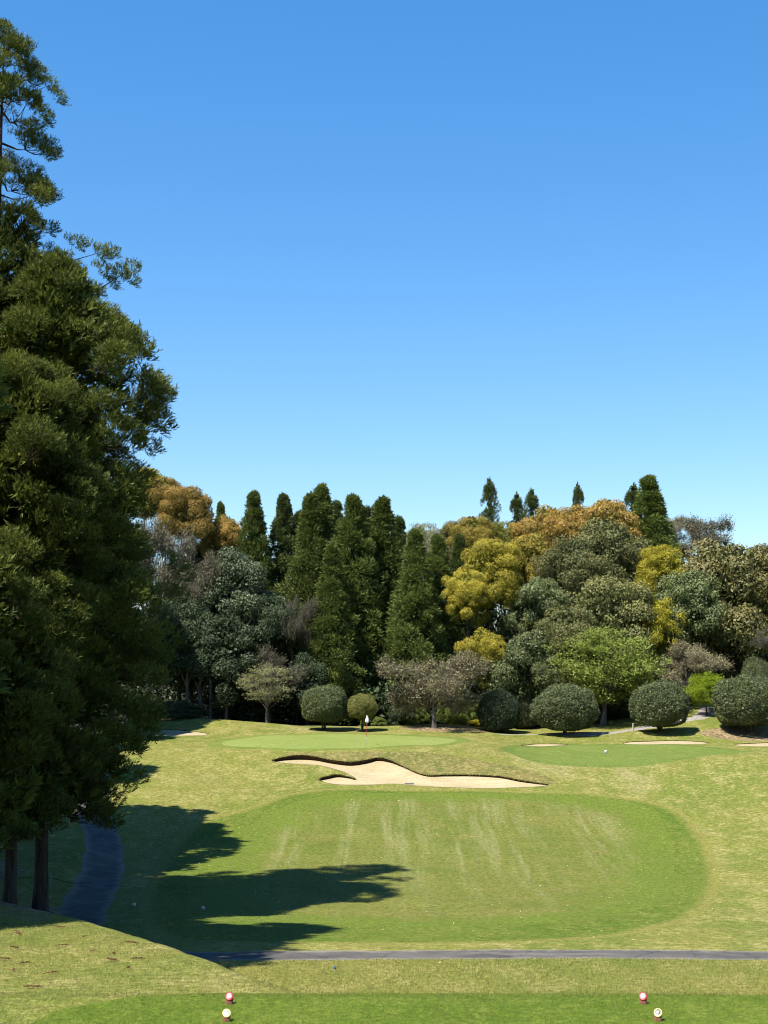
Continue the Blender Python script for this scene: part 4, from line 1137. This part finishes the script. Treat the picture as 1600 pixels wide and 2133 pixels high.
# tee markers: short slant-cut logs with a coloured cap and a printed plate
def tee_marker(px, py, rim, plate, mark, label, rz):
    h = hit(px, py); z = float(Z(*h))
    t = thing('tee_marker', label, 'tee marker', (h[0], h[1], z), rz, 'tee markers on the front tee')
    r, k = .058, 24; an = np.linspace(0, 2 * np.pi, k, endpoint=False)
    ta = math.tan(R(38)); hc = .104
    def ring(rr, off): return np.column_stack([rr * np.cos(an), rr * np.sin(an), hc + ta * rr * np.sin(an) + off])
    def build(name, rings, m, par=None):
        g = Geo(); V = np.vstack(rings); nR = len(rings)
        i = np.arange(nR - 1)[:, None] * k; j = np.arange(k)[None]; j2 = (j + 1) % k
        g.add(V, np.stack([i + j, i + j2, i + k + j2, i + k + j], -1).reshape(-1, 4))
        return obj(name, g.mesh(name), m, par or t)
    low = np.column_stack([r * np.cos(an), r * np.sin(an), np.full(k, -.03)])
    build('body', [low, ring(r, -.002), ring(.001, -.002)], wood)
    cap = build('cap', [ring(r * .99, -.001), ring(r * 1.05, .0), ring(r * 1.05, .014), ring(r * .98, .018), ring(.001, .018)], rim)
    def disc(name, rr, off, m):
        build(name, [ring(rr, off - .004), ring(rr, off), ring(.001, off)], m, cap)
    disc('plate', r * .68, .0225, plate)
    # emblem: two leaf strokes and a ring printed on the plate
    g = Geo()
    def onp(u, v): return np.column_stack([u, v, hc + ta * v + .0245])
    a2 = np.linspace(.4, 5.6, 15); ro, ri = r * .46, r * .34
    P0 = onp(ro * np.cos(a2), ro * np.sin(a2) * .62); P1 = onp(ri * np.cos(a2), ri * np.sin(a2) * .62)
    g.add(np.vstack([P0, P1]), np.column_stack([np.arange(14), np.arange(1, 15), np.arange(16, 30), np.arange(15, 29)]))
    for s in (-1, 1):
        u = np.array([0, .012 * s, .024 * s, .008 * s]); v = np.array([-.008, .006, .012, .016]); g.add(onp(u, v), np.array([[0, 1, 2, 3]]))
    obj('emblem', g.mesh('emblem'), mark, cap)
tee_marker(478, 2091, red, pale_plate, grey_print, 'red-capped wooden tee marker on the left, farther of the left pair', .12)
tee_marker(472, 2127, yellow, pale_plate, grey_print, 'cream-capped wooden tee marker on the left, nearer of the left pair', .15)
tee_marker(1340, 2091, red, pale_plate, grey_print, 'red-capped wooden tee marker on the right, farther of the right pair', -.12)
tee_marker(1371, 2126, yellow, dark_plate, pale_plate, 'cream-rimmed wooden tee marker with a dark plate, nearest on the right', -.2)

# white marker on the right-hand green
h = hit(1262, 1569); g = Geo(); t = thing('hole_marker', 'small white domed marker on the right-hand green', 'marker', (h[0], h[1], float(Z(*h))))
lathe(g, [(.001, .0), (.10, -.01), (.10, .06), (.085, .09)], 16); obj('base', g.mesh('base', True), grey_print, t)
g = Geo(); lathe(g, [(.085, .075), (.095, .10), (.098, .17), (.085, .205), (.05, .222), (.001, .225)], 16); obj('dome', g.mesh('dome', True), white, t)

def stake(px, py, topy, w, m, label):
    h = hit(px, py); hh = (py - topy) / F * h[1]; z = float(Z(*h))
    t = thing('stake', label, 'stake', (h[0], h[1], z), .3, 'marker stakes')
    g = Geo(); s = np.array([[-w, -w], [w, -w], [w, w], [-w, w]])
    V = np.vstack([np.column_stack([s, np.full(4, -.2)]), np.column_stack([s, np.full(4, hh - .03)])])
    g.add(V, np.array([[0, 1, 5, 4], [1, 2, 6, 5], [2, 3, 7, 6], [3, 0, 4, 7]])); obj('post', g.mesh('post'), m, t)
    g = Geo(); V = np.vstack([np.column_stack([s * 1.02, np.full(4, hh - .03)]), np.column_stack([s * .55, np.full(4, hh)])])
    g.add(V, np.array([[0, 1, 5, 4], [1, 2, 6, 5], [2, 3, 7, 6], [3, 0, 4, 7], [4, 5, 6, 7]])); obj('cap', g.mesh('cap'), m, t)
    return h, hh
grey_wood = plain('weathered_stake', (.30, .28, .24), .8, .2, .2, 30.)
stake(1319, 1525, 1507, .045, plain('cream_stake', (.45, .41, .31), .7, .2, .15, 20.), 'pale wooden stake at the edge of the path right of the light green tree')
stake(743, 1523.5, 1516, .035, grey_wood, 'short grey stake beside the small yellowish clipped shrub')
hs_, hh_ = stake(105, 1848, 1822, .03, grey_wood, 'grey stake holding a low rope beside the cedar trunks')
# low rope from the stake past the trunks
z0 = float(Z(*hs_)) + hh_ * .75
p0 = np.array([hs_[0], hs_[1], z0]); p1 = np.array([hs_[0] - 3.5, hs_[1] - .6, float(Z(hs_[0] - 3.5, hs_[1] - .6)) + .35])
p2 = np.array([hs_[0] + 1.3, hs_[1] + 2.2, float(Z(hs_[0] + 1.3, hs_[1] + 2.2)) + .3])
g = Geo()
for e in (p1, p2):
    s = np.linspace(0, 1, 9)[:, None]; q = p0 * (1 - s) + e * s; q[:, 2] -= .12 * (4 * s[:, 0] * (1 - s[:, 0])); g.tube(q, np.full(9, .014), 6)
tag(obj('rope', g.mesh('rope', True), plain('dark_rope', (.05, .045, .035), .9, .1, .3, 40.)), 'thin dark rope strung low from the stake by the cedars', 'rope')

# little pale balls on the shaded grass
for px, py, lab in [(279, 1889, 'small pale ball on the shaded grass near the cart path'), (423, 1896, 'small pale ball on the shaded grass farther right')]:
    h = hit(px, py); g = Geo(); a = np.linspace(-np.pi / 2, np.pi / 2, 9)
    t = thing('ground_marker', lab, 'marker', (h[0], h[1], float(Z(*h))), 0, 'small round markers in the shade')
    lathe(g, np.column_stack([.075 * np.cos(a) + .0005, .085 + .075 * np.sin(a)]), 14); obj('ball', g.mesh('ball', True), plain('pale_ball', (.55, .48, .40), .6, .3, .15, 20.), t)
    g = Geo(); lathe(g, [(.03, -.05), (.035, .0), (.03, .03)], 10); obj('foot', g.mesh('foot', True), grey_print, t)
# blue tag beside the tee
h = hit(698, 2024); g = Geo(); t = thing('ground_peg', 'tiny blue peg in the rough below the path', 'peg', (h[0], h[1], float(Z(*h))))
lathe(g, [(.012, -.05), (.014, .08), (.001, .085)], 8); obj('pin', g.mesh('pin', True), grey_print, t)
g = Geo(); lathe(g, [(.014, .07), (.026, .075), (.028, .13), (.02, .15), (.001, .152)], 10); obj('head', g.mesh('head', True), plain('blue_plastic', (.05, .16, .35), .4, .4), t)

# rake lying in the sand
h = hit(853, 1634.5); z = float(Z(*h)) - .02
t = thing('bunker_rake', 'dark rake lying at the front edge of the large bunker', 'rake', (h[0], h[1] + .12, z), .05)
g = Geo(); g.tube(np.array([[-.30, 0, .09], [.30, 0, .09]]), np.array([.028, .028]), 8); obj('head', g.mesh('head', True), dark_plate, t)
g = Geo()
for x in np.linspace(-.28, .28, 12): g.tube(np.array([[x, 0, .09], [x, -.02, .045], [x, -.05, -.02]]), np.array([.012, .011, .006]), 5)
obj('teeth', g.mesh('teeth', True), dark_plate, t)
g = Geo(); g.tube(np.array([[0, 0, .09], [.1, .7, .03], [.2, 1.4, .0]]), np.array([.015, .015, .015]), 6); obj('handle', g.mesh('handle', True), grey_wood, t)

# fallen cedar sprigs on the slope left of the tee
sprig_m = leaf_mat('dead_cedar_sprig', (.07, .03, .015), (.20, .08, .04), None, .1, .7, .2)
sp = []
for s in range(3):
    r3 = np.random.default_rng(200 + s); g = Geo()
    g.tube(np.array([[-.16, 0, .02], [-.04, .02, .03], [.08, .0, .03], [.17, -.03, .02]]), np.array([.009, .008, .006, .003]), 5)
    k = 70; x = r3.uniform(-.12, .17, k)
    g.leaves(np.column_stack([x, r3.normal(size=k) * .012, np.full(k, .03)]), unit(np.column_stack([np.full(k, .6), r3.normal(size=k) * .8, r3.uniform(-.1, .4, k)])), rdir(r3, k), .06, .014)
    sp.append(g.mesh('fallen_sprig'))
for i, (px, py) in enumerate([(5, 1928), (28, 1942), (40, 1948), (130, 1934), (178, 1953), (30, 1977), (127, 1972), (192, 1984), (236, 2003), (289, 2000), (268, 2018), (8, 2001), (104, 2030), (28, 2024), (275, 1967), (53, 2009), (237, 1988), (68, 2060)]):
    h = hit(px, py)
    o = obj('fallen_sprig', sp[i % 3], sprig_m, loc=(h[0], h[1], float(Z(*h)) + .015), rz=i * 1.1, scale=[(.8, .8, .8), (1, 1, 1), (.6, .6, .6)][(i * 2) % 3])
    tag(o, 'small brown cedar sprig fallen on the sunlit slope left of the tee', 'sprig', 'fallen cedar sprigs')
